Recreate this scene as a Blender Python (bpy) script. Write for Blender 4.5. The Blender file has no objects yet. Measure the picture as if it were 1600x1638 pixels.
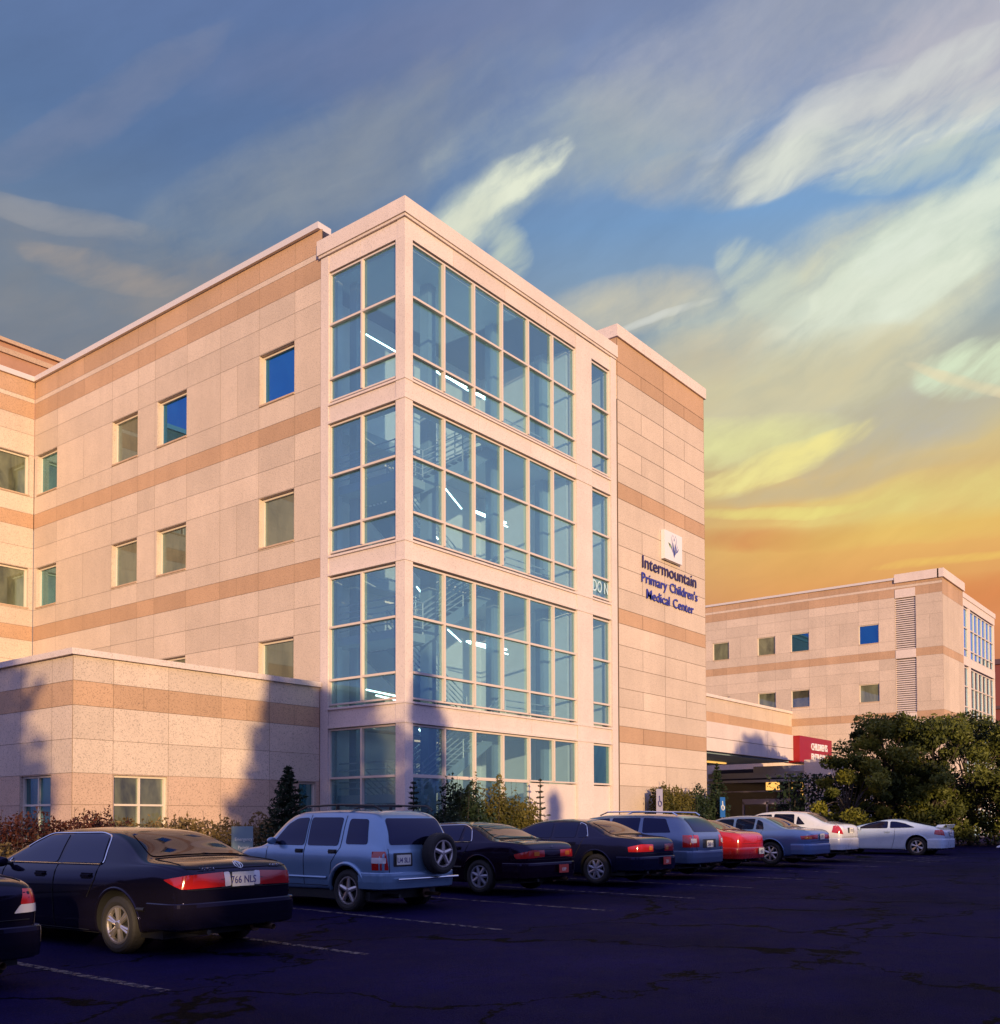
import bpy, bmesh, math, random
from mathutils import Vector, Matrix, noise
from mathutils.bvhtree import BVHTree
random.seed(11)
R = math.radians
sc = bpy.context.scene
col = sc.collection
K = 0.9202                     # building grid unit in metres

# ------------------------------------------------------------------ helpers
def lin(c):
    return tuple((v/255/12.92 if v/255 <= .04045 else ((v/255+.055)/1.055)**2.4) for v in c)
def tag(o, label=None, cat=None, group=None, kind=None):
    if label: o['label'] = label
    if cat: o['category'] = cat
    if group: o['group'] = group
    if kind: o['kind'] = kind
    return o
def empty(name, loc=(0, 0, 0), rz=0, label=None, cat=None, group=None):
    o = bpy.data.objects.new(name, None); col.objects.link(o)
    o.location = loc; o.rotation_euler = (0, 0, rz); o.empty_display_size = .3
    return tag(o, label, cat, group)

class MB:
    def __init__(s): s.v = []; s.f = []; s.m = []; s.t = []
    def quad(s, pts, mi=0, t=.5):
        n = len(s.v); s.v += [tuple(p) for p in pts]; s.f.append(tuple(range(n, n+len(pts)))); s.m.append(mi); s.t.append(t)
    def box(s, x0, x1, y0, y1, z0, z1, mi=0, t=.5):
        if x0 > x1: x0, x1 = x1, x0
        if y0 > y1: y0, y1 = y1, y0
        if z0 > z1: z0, z1 = z1, z0
        n = len(s.v)
        s.v += [(x, y, z) for z in (z0, z1) for x, y in ((x0, y0), (x1, y0), (x1, y1), (x0, y1))]
        for f in ((3, 2, 1, 0), (4, 5, 6, 7), (0, 1, 5, 4), (1, 2, 6, 5), (2, 3, 7, 6), (3, 0, 4, 7)):
            s.f.append(tuple(n+i for i in f)); s.m.append(mi); s.t.append(t)
    def tube(s, p, q, r, n=8, mi=0, r2=None, caps=True):
        p = Vector(p); q = Vector(q); d = (q-p)
        if d.length < 1e-6: return
        d.normalize(); a = d.orthogonal().normalized(); b = d.cross(a); r2 = r if r2 is None else r2
        k = len(s.v)
        for c, rr in ((p, r), (q, r2)):
            for i in range(n):
                an = 2*math.pi*i/n; s.v.append(tuple(c+a*(rr*math.cos(an))+b*(rr*math.sin(an))))
        for i in range(n):
            j = (i+1) % n; s.f.append((k+i, k+j, k+n+j, k+n+i)); s.m.append(mi); s.t.append(.5)
        if caps:
            s.f.append(tuple(k+i for i in reversed(range(n)))); s.m.append(mi); s.t.append(.5)
            s.f.append(tuple(k+n+i for i in range(n))); s.m.append(mi); s.t.append(.5)
    def path(s, pts, r, n=6, mi=0):
        for i in range(len(pts)-1): s.tube(pts[i], pts[i+1], r, n, mi)
    def build(s, name, mats, parent=None, scale=1.0, smooth=False):
        me = bpy.data.meshes.new(name)
        me.from_pydata([(x*scale, y*scale, z*scale) for x, y, z in s.v] if scale != 1 else s.v, [], s.f)
        if not isinstance(mats, (list, tuple)): mats = [mats]
        for m in mats: me.materials.append(m)
        for p, mi in zip(me.polygons, s.m):
            p.material_index = mi; p.use_smooth = smooth
        at = me.attributes.new('tint', 'FLOAT', 'FACE')
        at.data.foreach_set('value', s.t)
        me.update()
        o = bpy.data.objects.new(name, me); col.objects.link(o)
        if parent: o.parent = parent
        return o

# ------------------------------------------------------------------ materials
def mat(name):
    m = bpy.data.materials.new(name); m.use_nodes = True
    nt = m.node_tree; return m, nt, nt.nodes['Principled BSDF']
def N(nt, t, **kw):
    n = nt.nodes.new(t)
    for k, v in kw.items():
        if hasattr(n, k): setattr(n, k, v)
        else: n.inputs[k.replace('_', ' ')].default_value = v
    return n
def mth(nt, op, a, b=None, c=None, clamp=False):
    n = nt.nodes.new('ShaderNodeMath'); n.operation = op; n.use_clamp = clamp
    for i, v in enumerate((a, b, c)):
        if v is None: continue
        if isinstance(v, (int, float)): n.inputs[i].default_value = v
        else: nt.links.new(v, n.inputs[i])
    return n.outputs[0]
def mixc(nt, f, a, b, blend='MIX'):
    n = nt.nodes.new('ShaderNodeMix'); n.data_type = 'RGBA'; n.blend_type = blend
    for i, v in ((0, f), (6, a), (7, b)):
        if isinstance(v, (int, float)): n.inputs[i].default_value = v
        elif isinstance(v, tuple): n.inputs[i].default_value = (*v[:3], 1)
        else: nt.links.new(v, n.inputs[i])
    return n.outputs[2]
def noise_n(nt, vec, scale, detail=4, rough=.55, dist=0):
    n = nt.nodes.new('ShaderNodeTexNoise'); n.inputs['Scale'].default_value = scale
    n.inputs['Detail'].default_value = detail; n.inputs['Roughness'].default_value = rough; n.inputs['Distortion'].default_value = dist
    nt.links.new(vec, n.inputs['Vector']); return n
def ramp(nt, val, stops, interp='LINEAR'):
    n = nt.nodes.new('ShaderNodeValToRGB'); cr = n.color_ramp; cr.interpolation = interp
    while len(cr.elements) < len(stops): cr.elements.new(.5)
    for e, (p, c) in zip(cr.elements, stops):
        e.position = p; e.color = (*(c if isinstance(c, tuple) else (c, c, c)), 1)
    nt.links.new(val, n.inputs[0]); return n.outputs[0]
def coords(nt, kind='Object'):
    return nt.nodes.new('ShaderNodeTexCoord').outputs[kind]
def geopos(nt): return nt.nodes.new('ShaderNodeNewGeometry').outputs['Position']

def simple(name, c, rough=.6, metal=0, coat=0, var=0, scale=3, spec=.5, bump=0):
    m, nt, p = mat(name)
    p.inputs['Base Color'].default_value = (*c, 1); p.inputs['Roughness'].default_value = rough
    p.inputs['Metallic'].default_value = metal; p.inputs['Coat Weight'].default_value = coat
    p.inputs['Coat Roughness'].default_value = .04; p.inputs['Specular IOR Level'].default_value = spec
    if var or bump:
        n = noise_n(nt, coords(nt), scale, 5)
        if var:
            f = mth(nt, 'MULTIPLY_ADD', n.outputs[0], 2*var, 1-var)
            nt.links.new(mixc(nt, 1, c, f, 'MULTIPLY'), p.inputs['Base Color'])
        if bump:
            b = N(nt, 'ShaderNodeBump', Strength=bump, Distance=.02); nt.links.new(n.outputs[0], b.inputs['Height']); nt.links.new(b.outputs[0], p.inputs['Normal'])
    return m

def precast(name, c, speck=.5, stain=.16):
    m, nt, p = mat(name)
    pos = geopos(nt)
    at = nt.nodes.new('ShaderNodeAttribute'); at.attribute_name = 'tint'
    fac = mth(nt, 'MULTIPLY_ADD', at.outputs['Fac'], .16, .92)
    big = noise_n(nt, pos, .7, 5, .6)
    f2 = mth(nt, 'MULTIPLY_ADD', big.outputs[0], stain*2, 1-stain)
    # streaks running down the panels
    mp = N(nt, 'ShaderNodeMapping'); mp.inputs['Scale'].default_value = (2.6, 2.6, .22); nt.links.new(pos, mp.inputs[0])
    st = noise_n(nt, mp.outputs[0], 1.0, 4, .6)
    f3 = mth(nt, 'MULTIPLY_ADD', st.outputs[0], .16, .92)
    fine = noise_n(nt, pos, 34, 2, .7)
    sp = ramp(nt, fine.outputs[0], [(0, 1-speck), (.36, 1-speck*.8), (.44, 1.0), (.62, 1.0), (.75, 1.08)])
    mid = noise_n(nt, pos, 9, 3, .8)
    f4 = mth(nt, 'MULTIPLY_ADD', mid.outputs[0], .16, .92)
    vor = nt.nodes.new('ShaderNodeTexVoronoi'); vor.inputs['Scale'].default_value = 3.1; nt.links.new(pos, vor.inputs['Vector'])
    dot = ramp(nt, vor.outputs['Distance'], [(0, .55), (.05, .62), (.075, 1.0)])
    f = mth(nt, 'MULTIPLY', mth(nt, 'MULTIPLY', fac, f2), mth(nt, 'MULTIPLY', f3, f4))
    c1 = mixc(nt, 1, c, f, 'MULTIPLY'); c1 = mixc(nt, 1, c1, sp, 'MULTIPLY'); c1 = mixc(nt, .22, c1, dot, 'MULTIPLY')
    nt.links.new(c1, p.inputs['Base Color']); p.inputs['Roughness'].default_value = .85
    b = N(nt, 'ShaderNodeBump', Strength=.25, Distance=.01); nt.links.new(fine.outputs[0], b.inputs['Height']); nt.links.new(b.outputs[0], p.inputs['Normal'])
    return m

M = {}
M['stone'] = precast('precast_light', (.61, .485, .395))
M['tan'] = precast('precast_tan', (.50, .315, .20))
M['white'] = precast('precast_white', (.70, .585, .54), .35, .12)
M['joint'] = simple('joint_sealant', (.27, .185, .135), .9)
M['frame'] = simple('window_frame', (.68, .58, .48), .45)
M['glassframe'] = simple('curtain_wall_frame', (.66, .55, .48), .4)
M['sill'] = precast('sill', (.52, .36, .25))
M['roofing'] = simple('roofing', (.2, .18, .17), .9)
M['metal'] = simple('coping_metal', (.62, .56, .55), .4)

def window_glass(name, tint, dark, refl=.5):
    m, nt, p = mat(name); out = nt.nodes['Material Output']
    pos = geopos(nt); mpw = N(nt, 'ShaderNodeMapping'); mpw.inputs['Scale'].default_value = (1.1, 1.1, .5); nt.links.new(pos, mpw.inputs[0]); nz = noise_n(nt, mpw.outputs[0], 1.0, 4, .6, .6)
    base = mixc(nt, ramp(nt, nz.outputs[0], [(.34, 0.0), (.47, .45), (.50, .55), (.66, 1.0)]), tuple(v*.30 for v in dark), tuple(v*1.6 for v in dark))
    nt.links.new(base, p.inputs['Base Color']); p.inputs['Roughness'].default_value = .3
    g = nt.nodes.new('ShaderNodeBsdfGlossy'); g.inputs['Color'].default_value = (*tint, 1); g.inputs['Roughness'].default_value = .015
    b = N(nt, 'ShaderNodeBump', Strength=.025, Distance=.02); n2 = noise_n(nt, pos, .9, 2); nt.links.new(n2.outputs[0], b.inputs['Height']); nt.links.new(b.outputs[0], g.inputs['Normal'])
    fr = nt.nodes.new('ShaderNodeFresnel'); fr.inputs['IOR'].default_value = 1.5
    mx = nt.nodes.new('ShaderNodeMixShader'); nt.links.new(mth(nt, 'MULTIPLY_ADD', fr.outputs[0], 1.0, refl, True), mx.inputs[0])
    nt.links.new(p.outputs[0], mx.inputs[1]); nt.links.new(g.outputs[0], mx.inputs[2]); nt.links.new(mx.outputs[0], out.inputs[0])
    return m
M['pane'] = window_glass('window_pane', (.40, .62, .70), (.085, .080, .045), .26)
M['pane_sky_reflect'] = window_glass('window_pane_sky', (.05, .23, .46), (.006, .06, .14), .65)  # sky reflection painted in as blue tint and base colour
M['pane_blind'] = window_glass('window_pane_blind', (.4, .62, .7), (.14, .145, .08), .14)
M['pane_teal'] = window_glass('window_pane_teal', (.25, .52, .60), (.03, .10, .095), .40)

def clear_glass():
    m, nt, p = mat('curtain_glass'); out = nt.nodes['Material Output']
    tr = nt.nodes.new('ShaderNodeBsdfTransparent'); tr.inputs[0].default_value = (.66, .84, .92, 1)
    g = nt.nodes.new('ShaderNodeBsdfGlossy'); g.inputs['Color'].default_value = (.5, .85, 1, 1); g.inputs['Roughness'].default_value = .01
    pos = geopos(nt); b = N(nt, 'ShaderNodeBump', Strength=.02, Distance=.02); n2 = noise_n(nt, pos, .8, 2); nt.links.new(n2.outputs[0], b.inputs['Height']); nt.links.new(b.outputs[0], g.inputs['Normal'])
    fr = nt.nodes.new('ShaderNodeFresnel'); fr.inputs['IOR'].default_value = 1.5
    mx = nt.nodes.new('ShaderNodeMixShader'); nt.links.new(mth(nt, 'MULTIPLY_ADD', fr.outputs[0], 1.0, .12, True), mx.inputs[0])
    df = nt.nodes.new('ShaderNodeBsdfDiffuse'); dn = noise_n(nt, pos, .6, 4); nt.links.new(mixc(nt, dn.outputs[0], (.20, .46, .60), (.38, .72, .86)), df.inputs[0])
    m2 = nt.nodes.new('ShaderNodeMixShader'); m2.inputs[0].default_value = .19; nt.links.new(tr.outputs[0], m2.inputs[1]); nt.links.new(df.outputs[0], m2.inputs[2])
    nt.links.new(m2.outputs[0], mx.inputs[1]); nt.links.new(g.outputs[0], mx.inputs[2]); nt.links.new(mx.outputs[0], out.inputs[0])
    return m
M['clear'] = clear_glass()
def emit(name, c, s):
    m, nt, p = mat(name); p.inputs['Base Color'].default_value = (*c, 1)
    p.inputs['Emission Color'].default_value = (*c, 1); p.inputs['Emission Strength'].default_value = s; return m
M['tube'] = emit('fluorescent_tube', (.75, 1, .88), 6)
M['warmlamp'] = emit('warm_lamp', (1, .52, .12), 1.2)
M['inner'] = simple('interior_paint', (.80, .82, .82), .7, var=.1)
M['inner2'] = simple('interior_grey', (.24, .33, .40), .7, var=.1)
M['slab'] = simple('interior_slab', (.42, .50, .54), .7)
M['rail'] = simple('interior_rail', (.45, .5, .55), .35)

# ------------------------------------------------------------------ camera
cam = bpy.data.cameras.new('camera'); co = bpy.data.objects.new('camera', cam); col.objects.link(co)
sc.camera = co
rx = Vector((0.6142441954577478, -0.7891097560839028, -0.003140254713874977))
ux = Vector((-0.021055309895393174, -0.020367266758809024, 0.9995708320924459))
fx = Vector((0.7888350539065017, 0.6139144625255046, 0.029125425839762666))
mt = Matrix((rx, ux, -fx)).transposed().to_4x4(); mt.translation = (0, 0, 1.5)
co.matrix_world = mt
cam.sensor_fit = 'HORIZONTAL'; cam.sensor_width = 36; cam.lens = 36*1604.7/1600
cam.shift_x = (800-807.3)/1600; cam.shift_y = (1266.04-819)/1600
sc.cycles.max_bounces = 4; sc.cycles.diffuse_bounces = 2; sc.cycles.glossy_bounces = 3; sc.cycles.transparent_max_bounces = 8
cam.clip_start = .1; cam.clip_end = 5000
sc.view_settings.view_transform = 'Standard'; sc.view_settings.look = 'None'
sc.view_settings.exposure = 0; sc.view_settings.gamma = 1

# ------------------------------------------------------------------ sun and sky
SUN_EL = R(7.0)
sd = Vector((-.60, -.80, 0)).normalized(); sd = Vector((sd.x*math.cos(SUN_EL), sd.y*math.cos(SUN_EL), math.sin(SUN_EL)))
L = bpy.data.lights.new('sun', 'SUN'); L.energy = 5.6; L.angle = R(.5); L.color = (1, .69, .36)
lo = bpy.data.objects.new('sun', L); col.objects.link(lo); lo.location = (-30, -40, 30)
lo.rotation_euler = sd.to_track_quat('Z', 'Y').to_euler()

W = bpy.data.worlds.new('World'); sc.world = W; W.use_nodes = True
nt = W.node_tree; bg = nt.nodes['Background']
sky = nt.nodes.new('ShaderNodeTexSky'); sky.sky_type = 'NISHITA'; sky.sun_disc = False
sky.sun_elevation = SUN_EL; sky.sun_rotation = math.atan2(sd.x, sd.y)
gen = coords(nt, 'Generated')
sep = nt.nodes.new('ShaderNodeSeparateXYZ'); nt.links.new(gen, sep.inputs[0])
X_, Y_, Z_ = sep.outputs
HD = Vector((fx.x, fx.y)).normalized(); RD = Vector((HD.y, -HD.x))
fwd = mth(nt, 'ADD', mth(nt, 'MULTIPLY', X_, HD.x), mth(nt, 'MULTIPLY', Y_, HD.y))
lat = mth(nt, 'ADD', mth(nt, 'MULTIPLY', X_, RD.x), mth(nt, 'MULTIPLY', Y_, RD.y))
az = mth(nt, 'ARCTAN2', lat, fwd)                     # azimuth, 0 = the way the street faces
el = mth(nt, 'ARCSINE', Z_)
def px2ae(x, y):                                       # bearing/elevation of a cloud
    d = rx*((x-807.3)/1604.7) - ux*((y-1266.04)/1604.7) + fx
    f = d.x*HD.x+d.y*HD.y; l = d.x*RD.x+d.y*RD.y
    return math.atan2(l, f), math.atan2(d.z, math.hypot(f, l))
cmb = nt.nodes.new('ShaderNodeCombineXYZ'); nt.links.new(az, cmb.inputs[0]); nt.links.new(el, cmb.inputs[1])
ae = cmb.outputs[0]
# domain warp so that the clouds look torn
wn = noise_n(nt, ae, 6.0, 3, .5)
vs = nt.nodes.new('ShaderNodeVectorMath'); vs.operation = 'SUBTRACT'; nt.links.new(wn.outputs['Color'], vs.inputs[0]); vs.inputs[1].default_value = (.5, .5, .5)
vm = nt.nodes.new('ShaderNodeVectorMath'); vm.operation = 'SCALE'; nt.links.new(vs.outputs[0], vm.inputs[0]); vm.inputs['Scale'].default_value = .035
va = nt.nodes.new('ShaderNodeVectorMath'); nt.links.new(ae, va.inputs[0]); nt.links.new(vm.outputs[0], va.inputs[1]); aew = va.outputs[0]
wb = noise_n(nt, ae, 22, 4, .55); vq = nt.nodes.new('ShaderNodeVectorMath'); vq.operation = 'SCALE'; vq.inputs['Scale'].default_value = .014
vp_ = nt.nodes.new('ShaderNodeVectorMath'); vp_.operation = 'SUBTRACT'; nt.links.new(wb.outputs['Color'], vp_.inputs[0]); vp_.inputs[1].default_value = (.5, .5, .5); nt.links.new(vp_.outputs[0], vq.inputs[0])
vb = nt.nodes.new('ShaderNodeVectorMath'); nt.links.new(aew, vb.inputs[0]); nt.links.new(vq.outputs[0], vb.inputs[1])
# streak noise, drawn out along rising bands
def streak(ang, sx, sy, det=7, src=aew, sc_=1):
    mp = N(nt, 'ShaderNodeMapping'); mp.vector_type = 'TEXTURE'; mp.inputs['Rotation'].default_value = (0, 0, R(ang)); mp.inputs['Scale'].default_value = (sx, sy, 1)
    nt.links.new(src, mp.inputs[0]); return noise_n(nt, mp.outputs[0], sc_, det, .56, .12).outputs[0]
# base gradient by elevation, cool side and glowing side
eln = mth(nt, 'DIVIDE', el, .75, clamp=True)
left = ramp(nt, eln, [(0, lin((105, 90, 95))), (.45, lin((116, 112, 118))), (.62, lin((88, 118, 152))), (.78, lin((64, 104, 158))), (1, lin((76, 104, 162)))])
right = ramp(nt, eln, [(0, lin((120, 50, 62))), (.13, lin((176, 84, 60))), (.24, lin((222, 132, 72))), (.35, lin((236, 182, 92))), (.47, lin((205, 190, 140))), (.58, lin((150, 168, 176))), (.72, lin((108, 156, 206))), (.84, lin((112, 138, 186))), (1, lin((112, 126, 165)))])
azf = ramp(nt, mth(nt, 'MULTIPLY_ADD', az, 1.0, .5, True), [(0, 0.0), (.30, .0), (.62, .75), (.80, 1.0)], 'EASE')
base = mixc(nt, azf, left, right)
s1 = streak(20, .50, .13, 5); s2 = streak(18, .40, .035, 3); s3 = streak(32, .22, .06, 3)
soft = ramp(nt, s1, [(.30, 0.0), (.66, 1.0)], 'EASE')
fine = ramp(nt, mth(nt, 'MULTIPLY_ADD', s2, .55, mth(nt, 'MULTIPLY', s3, .45)), [(.36, 0.0), (.64, 1.0)], 'EASE')
wisp = ramp(nt, mth(nt, 'MULTIPLY_ADD', streak(26, .26, .030, 4), .6, mth(nt, 'MULTIPLY', streak(40, .10, .03, 4), .4)), [(.40, 0.0), (.58, 1.0)], 'EASE')
TEXK = [1.5]
torn = noise_n(nt, vb.outputs[0], 9, 7, .64, .1).outputs[0]
torn2 = streak(22, .16, .034, 8, vb.outputs[0]); torn3 = streak(28, .07, .022, 7, vb.outputs[0])
soft = ramp(nt, mth(nt, 'MULTIPLY_ADD', torn, .35, mth(nt, 'MULTIPLY_ADD', torn2, .35, mth(nt, 'MULTIPLY', s1, .30))), [(.28, 0.0), (.72, 1.0)])
fine = ramp(nt, mth(nt, 'MULTIPLY_ADD', torn2, .6, mth(nt, 'MULTIPLY', torn3, .4)), [(.30, 0.0), (.68, 1.0)])
wisp = ramp(nt, mth(nt, 'MULTIPLY_ADD', torn2, .45, mth(nt, 'MULTIPLY_ADD', torn3, .3, mth(nt, 'MULTIPLY', torn, .25))), [(.34, 0.0), (.64, 1.0)])
def cloud(base, x, y, wx, wy, ang, colr, amt, tex, sharp=1.0):
    a, e = px2ae(x, y); c_, s_ = math.cos(R(ang)), math.sin(R(ang))
    a2, e2 = px2ae(x+40*c_, y-40*s_); a3, e3 = px2ae(x-40*s_, y-40*c_)
    wx *= math.hypot(a2-a, e2-e)/40*1750; wy *= math.hypot(a3-a, e3-e)/40*1750; ang = math.degrees(math.atan2(e2-e, a2-a))
    mp = N(nt, 'ShaderNodeMapping'); mp.vector_type = 'TEXTURE'
    mp.inputs['Location'].default_value = (a, e, 0); mp.inputs['Rotation'].default_value = (0, 0, R(ang))
    mp.inputs['Scale'].default_value = (wx/1750, wy/1750, 1); nt.links.new(aew, mp.inputs[0])
    ln = nt.nodes.new('ShaderNodeVectorMath'); ln.operation = 'LENGTH'; nt.links.new(mp.outputs[0], ln.inputs[0])
    g = mth(nt, 'SUBTRACT', 1, mth(nt, 'MULTIPLY', ln.outputs['Value'], ln.outputs['Value']), clamp=True)
    v = mth(nt, 'MULTIPLY_ADD', mth(nt, 'SUBTRACT', tex, .5), TEXK[0], mth(nt, 'POWER', g, .8))
    v = mth(nt, 'MULTIPLY', v, mth(nt, 'MULTIPLY', g, 4, clamp=True))
    mr = nt.nodes.new('ShaderNodeMapRange'); mr.interpolation_type = 'SMOOTHSTEP'; nt.links.new(v, mr.inputs[0]); mr.inputs[1].default_value = -.05; mr.inputs[2].default_value = 1.45
    return mixc(nt, mth(nt, 'MULTIPLY', mr.outputs[0], amt*.92, clamp=True), base, lin(colr))
for a in (
    (250, 470, 560, 130, -8, (126, 125, 130), .8, soft), (90, 345, 190, 26, -4, (140, 144, 156), .7, fine), (170, 425, 150, 34, -10, (150, 142, 142), .9, fine), (330, 440, 200, 60, 10, (140, 134, 136), .6, soft),
    (560, 260, 420, 120, 24, (144, 150, 154), .65, soft), (160, 180, 300, 50, 32, (104, 118, 154), .6, fine), (640, 80, 400, 90, 10, (110, 114, 150), .35, soft),
    (960, 230, 330, 110, 12, (162, 174, 178), .95, soft), (1190, 270, 260, 60, 12, (178, 178, 172), .8, soft),
    (1320, 60, 520, 150, 18, (166, 170, 184), .85, soft), (1440, 190, 430, 70, 22, (212, 218, 210), 1.1, fine), (1540, 60, 330, 120, 24, (186, 184, 196), .9, soft),
    (1420, 130, 400, 40, 24, (204, 208, 208), .8, fine), (1520, 250, 260, 40, 16, (186, 200, 194), .8, fine),
    (780, 325, 150, 60, 28, (206, 216, 200), 1.15, soft), (830, 290, 110, 40, 30, (228, 234, 214), 1.4, wisp), (740, 350, 90, 30, 30, (216, 222, 204), 1.2, wisp), (815, 395, 60, 40, -50, (192, 205, 192), 1.0, fine),
    (1010, 480, 190, 60, 12, (198, 194, 176), 1.1, soft), (1050, 500, 120, 8, 20, (206, 210, 206), .9, fine),
    (1290, 540, 420, 170, 24, (210, 212, 188), 1.35, soft), (1480, 400, 300, 90, 32, (208, 222, 206), 1.35, soft), (1390, 480, 260, 70, 28, (222, 230, 212), 1.1, wisp), (1560, 330, 260, 60, 30, (220, 230, 216), 1.0, wisp), (1225, 445, 100, 60, -40, (198, 208, 194), 1.0, fine),
    (1200, 620, 330, 90, 10, (206, 196, 160), 1.2, soft), (1130, 560, 170, 60, 14, (190, 180, 160), .8, soft),
    (1430, 680, 330, 70, 14, (178, 178, 172), 1.0, soft), (1570, 595, 140, 55, 8, (212, 226, 196), 1.3, fine), (1540, 620, 130, 12, -18, (230, 214, 176), .8, fine),
    (1190, 700, 210, 50, 6, (226, 224, 160), 1.3, soft), (1240, 740, 190, 30, 22, (238, 226, 150), 1.2, fine), (1330, 770, 260, 22, 10, (192, 180, 150), .9, soft),
    (1480, 800, 330, 50, 8, (226, 212, 132), 1.1, soft), (1250, 815, 260, 12, 4, (232, 218, 130), .9, fine), (1230, 860, 200, 26, 4, (206, 126, 82), .9, soft),
    (1440, 850, 300, 30, 4, (230, 196, 108), .8, soft), (1500, 960, 260, 40, 4, (214, 120, 72), .7, soft), (1560, 895, 200, 9, 6, (240, 200, 104), .8, fine)):
    base = cloud(base, *a)
haze = mth(nt, 'MULTIPLY', mth(nt, 'SUBTRACT', mth(nt, 'MULTIPLY_ADD', torn2, .5, mth(nt, 'MULTIPLY_ADD', torn3, .3, mth(nt, 'MULTIPLY', torn, .2))), .5), .40)
base = mixc(nt, 1, base, mth(nt, 'ADD', haze, 1.0), 'MULTIPLY')
# half of the dome behind the street: open blue evening sky with thin cloud
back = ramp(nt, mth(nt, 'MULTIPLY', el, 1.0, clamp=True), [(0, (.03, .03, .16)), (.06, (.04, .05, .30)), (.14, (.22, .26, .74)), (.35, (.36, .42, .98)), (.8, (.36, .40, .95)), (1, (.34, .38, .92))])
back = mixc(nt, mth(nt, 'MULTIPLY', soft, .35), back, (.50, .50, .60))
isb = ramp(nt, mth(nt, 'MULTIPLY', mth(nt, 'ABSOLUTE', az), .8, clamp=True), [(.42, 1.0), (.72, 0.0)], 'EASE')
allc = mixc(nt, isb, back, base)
ns = mixc(nt, 1, sky.outputs[0], (.014, .015, .018), 'MULTIPLY')
ns = mixc(nt, mth(nt, 'MULTIPLY', isb, .88), ns, (0, 0, 0))
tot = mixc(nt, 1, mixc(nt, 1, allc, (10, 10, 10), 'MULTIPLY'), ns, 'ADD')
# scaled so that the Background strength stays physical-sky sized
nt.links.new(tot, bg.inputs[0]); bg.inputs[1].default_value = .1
# ------------------------------------------------------------------ buildings (grid units, scaled by K when built)
def subtract(rs, h):
    out = []
    for (a, b, c, d) in rs:
        if h[1] <= a or h[0] >= b or h[3] <= c or h[2] >= d: out.append((a, b, c, d)); continue
        if h[0] > a: out.append((a, h[0], c, d))
        if h[1] < b: out.append((h[1], b, c, d))
        a2, b2 = max(a, h[0]), min(b, h[1])
        if h[2] > c: out.append((a2, b2, c, h[2]))
        if h[3] < d: out.append((a2, b2, h[3], d))
    return out
def facade(mb, O, u, n, rows, holes, gap=.005, back=.02, reveal=.26, rmi=0, jmi=2):
    P = lambda a, z, d: (O[0]+u[0]*a+n[0]*d, O[1]+u[1]*a+n[1]*d, z)
    rnd = random.Random(int(O[0]*7+O[1]*13))
    for (z0, z1, mi, js) in rows:
        for a, b in zip(js[:-1], js[1:]):
            t = rnd.random()
            rs = [(a+gap, b-gap, z0+gap, z1-gap)]
            for h in holes: rs = subtract(rs, h)
            for r in rs:
                mb.quad([P(r[0], r[2], 0), P(r[1], r[2], 0), P(r[1], r[3], 0), P(r[0], r[3], 0)], mi, t)
        rs = [(js[0], js[-1], z0, z1)]
        for h in holes: rs = subtract(rs, h)
        for r in rs: mb.quad([P(r[0], r[2], -back), P(r[1], r[2], -back), P(r[1], r[3], -back), P(r[0], r[3], -back)], jmi)
    for (a, b, c, d) in holes:
        for q in (((a, c), (a, d)), ((b, c), (b, d)), ((a, c), (b, c)), ((a, d), (b, d))):
            (p0, p1) = q
            mb.quad([P(p0[0], p0[1], 0), P(p1[0], p1[1], 0), P(p1[0], p1[1], -reveal), P(p0[0], p0[1], -reveal)], rmi)
def obox(mb, O, u, n, a0, a1, z0, z1, d0, d1, mi=0, t=.5):
    P = lambda a, z, d: (O[0]+u[0]*a+n[0]*d, O[1]+u[1]*a+n[1]*d, z)
    c = [P(a, z, d) for z in (z0, z1) for a, d in ((a0, d0), (a1, d0), (a1, d1), (a0, d1))]
    for f in ((3, 2, 1, 0), (4, 5, 6, 7), (0, 1, 5, 4), (1, 2, 6, 5), (2, 3, 7, 6), (3, 0, 4, 7)): mb.quad([c[i] for i in f], mi, t)
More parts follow.
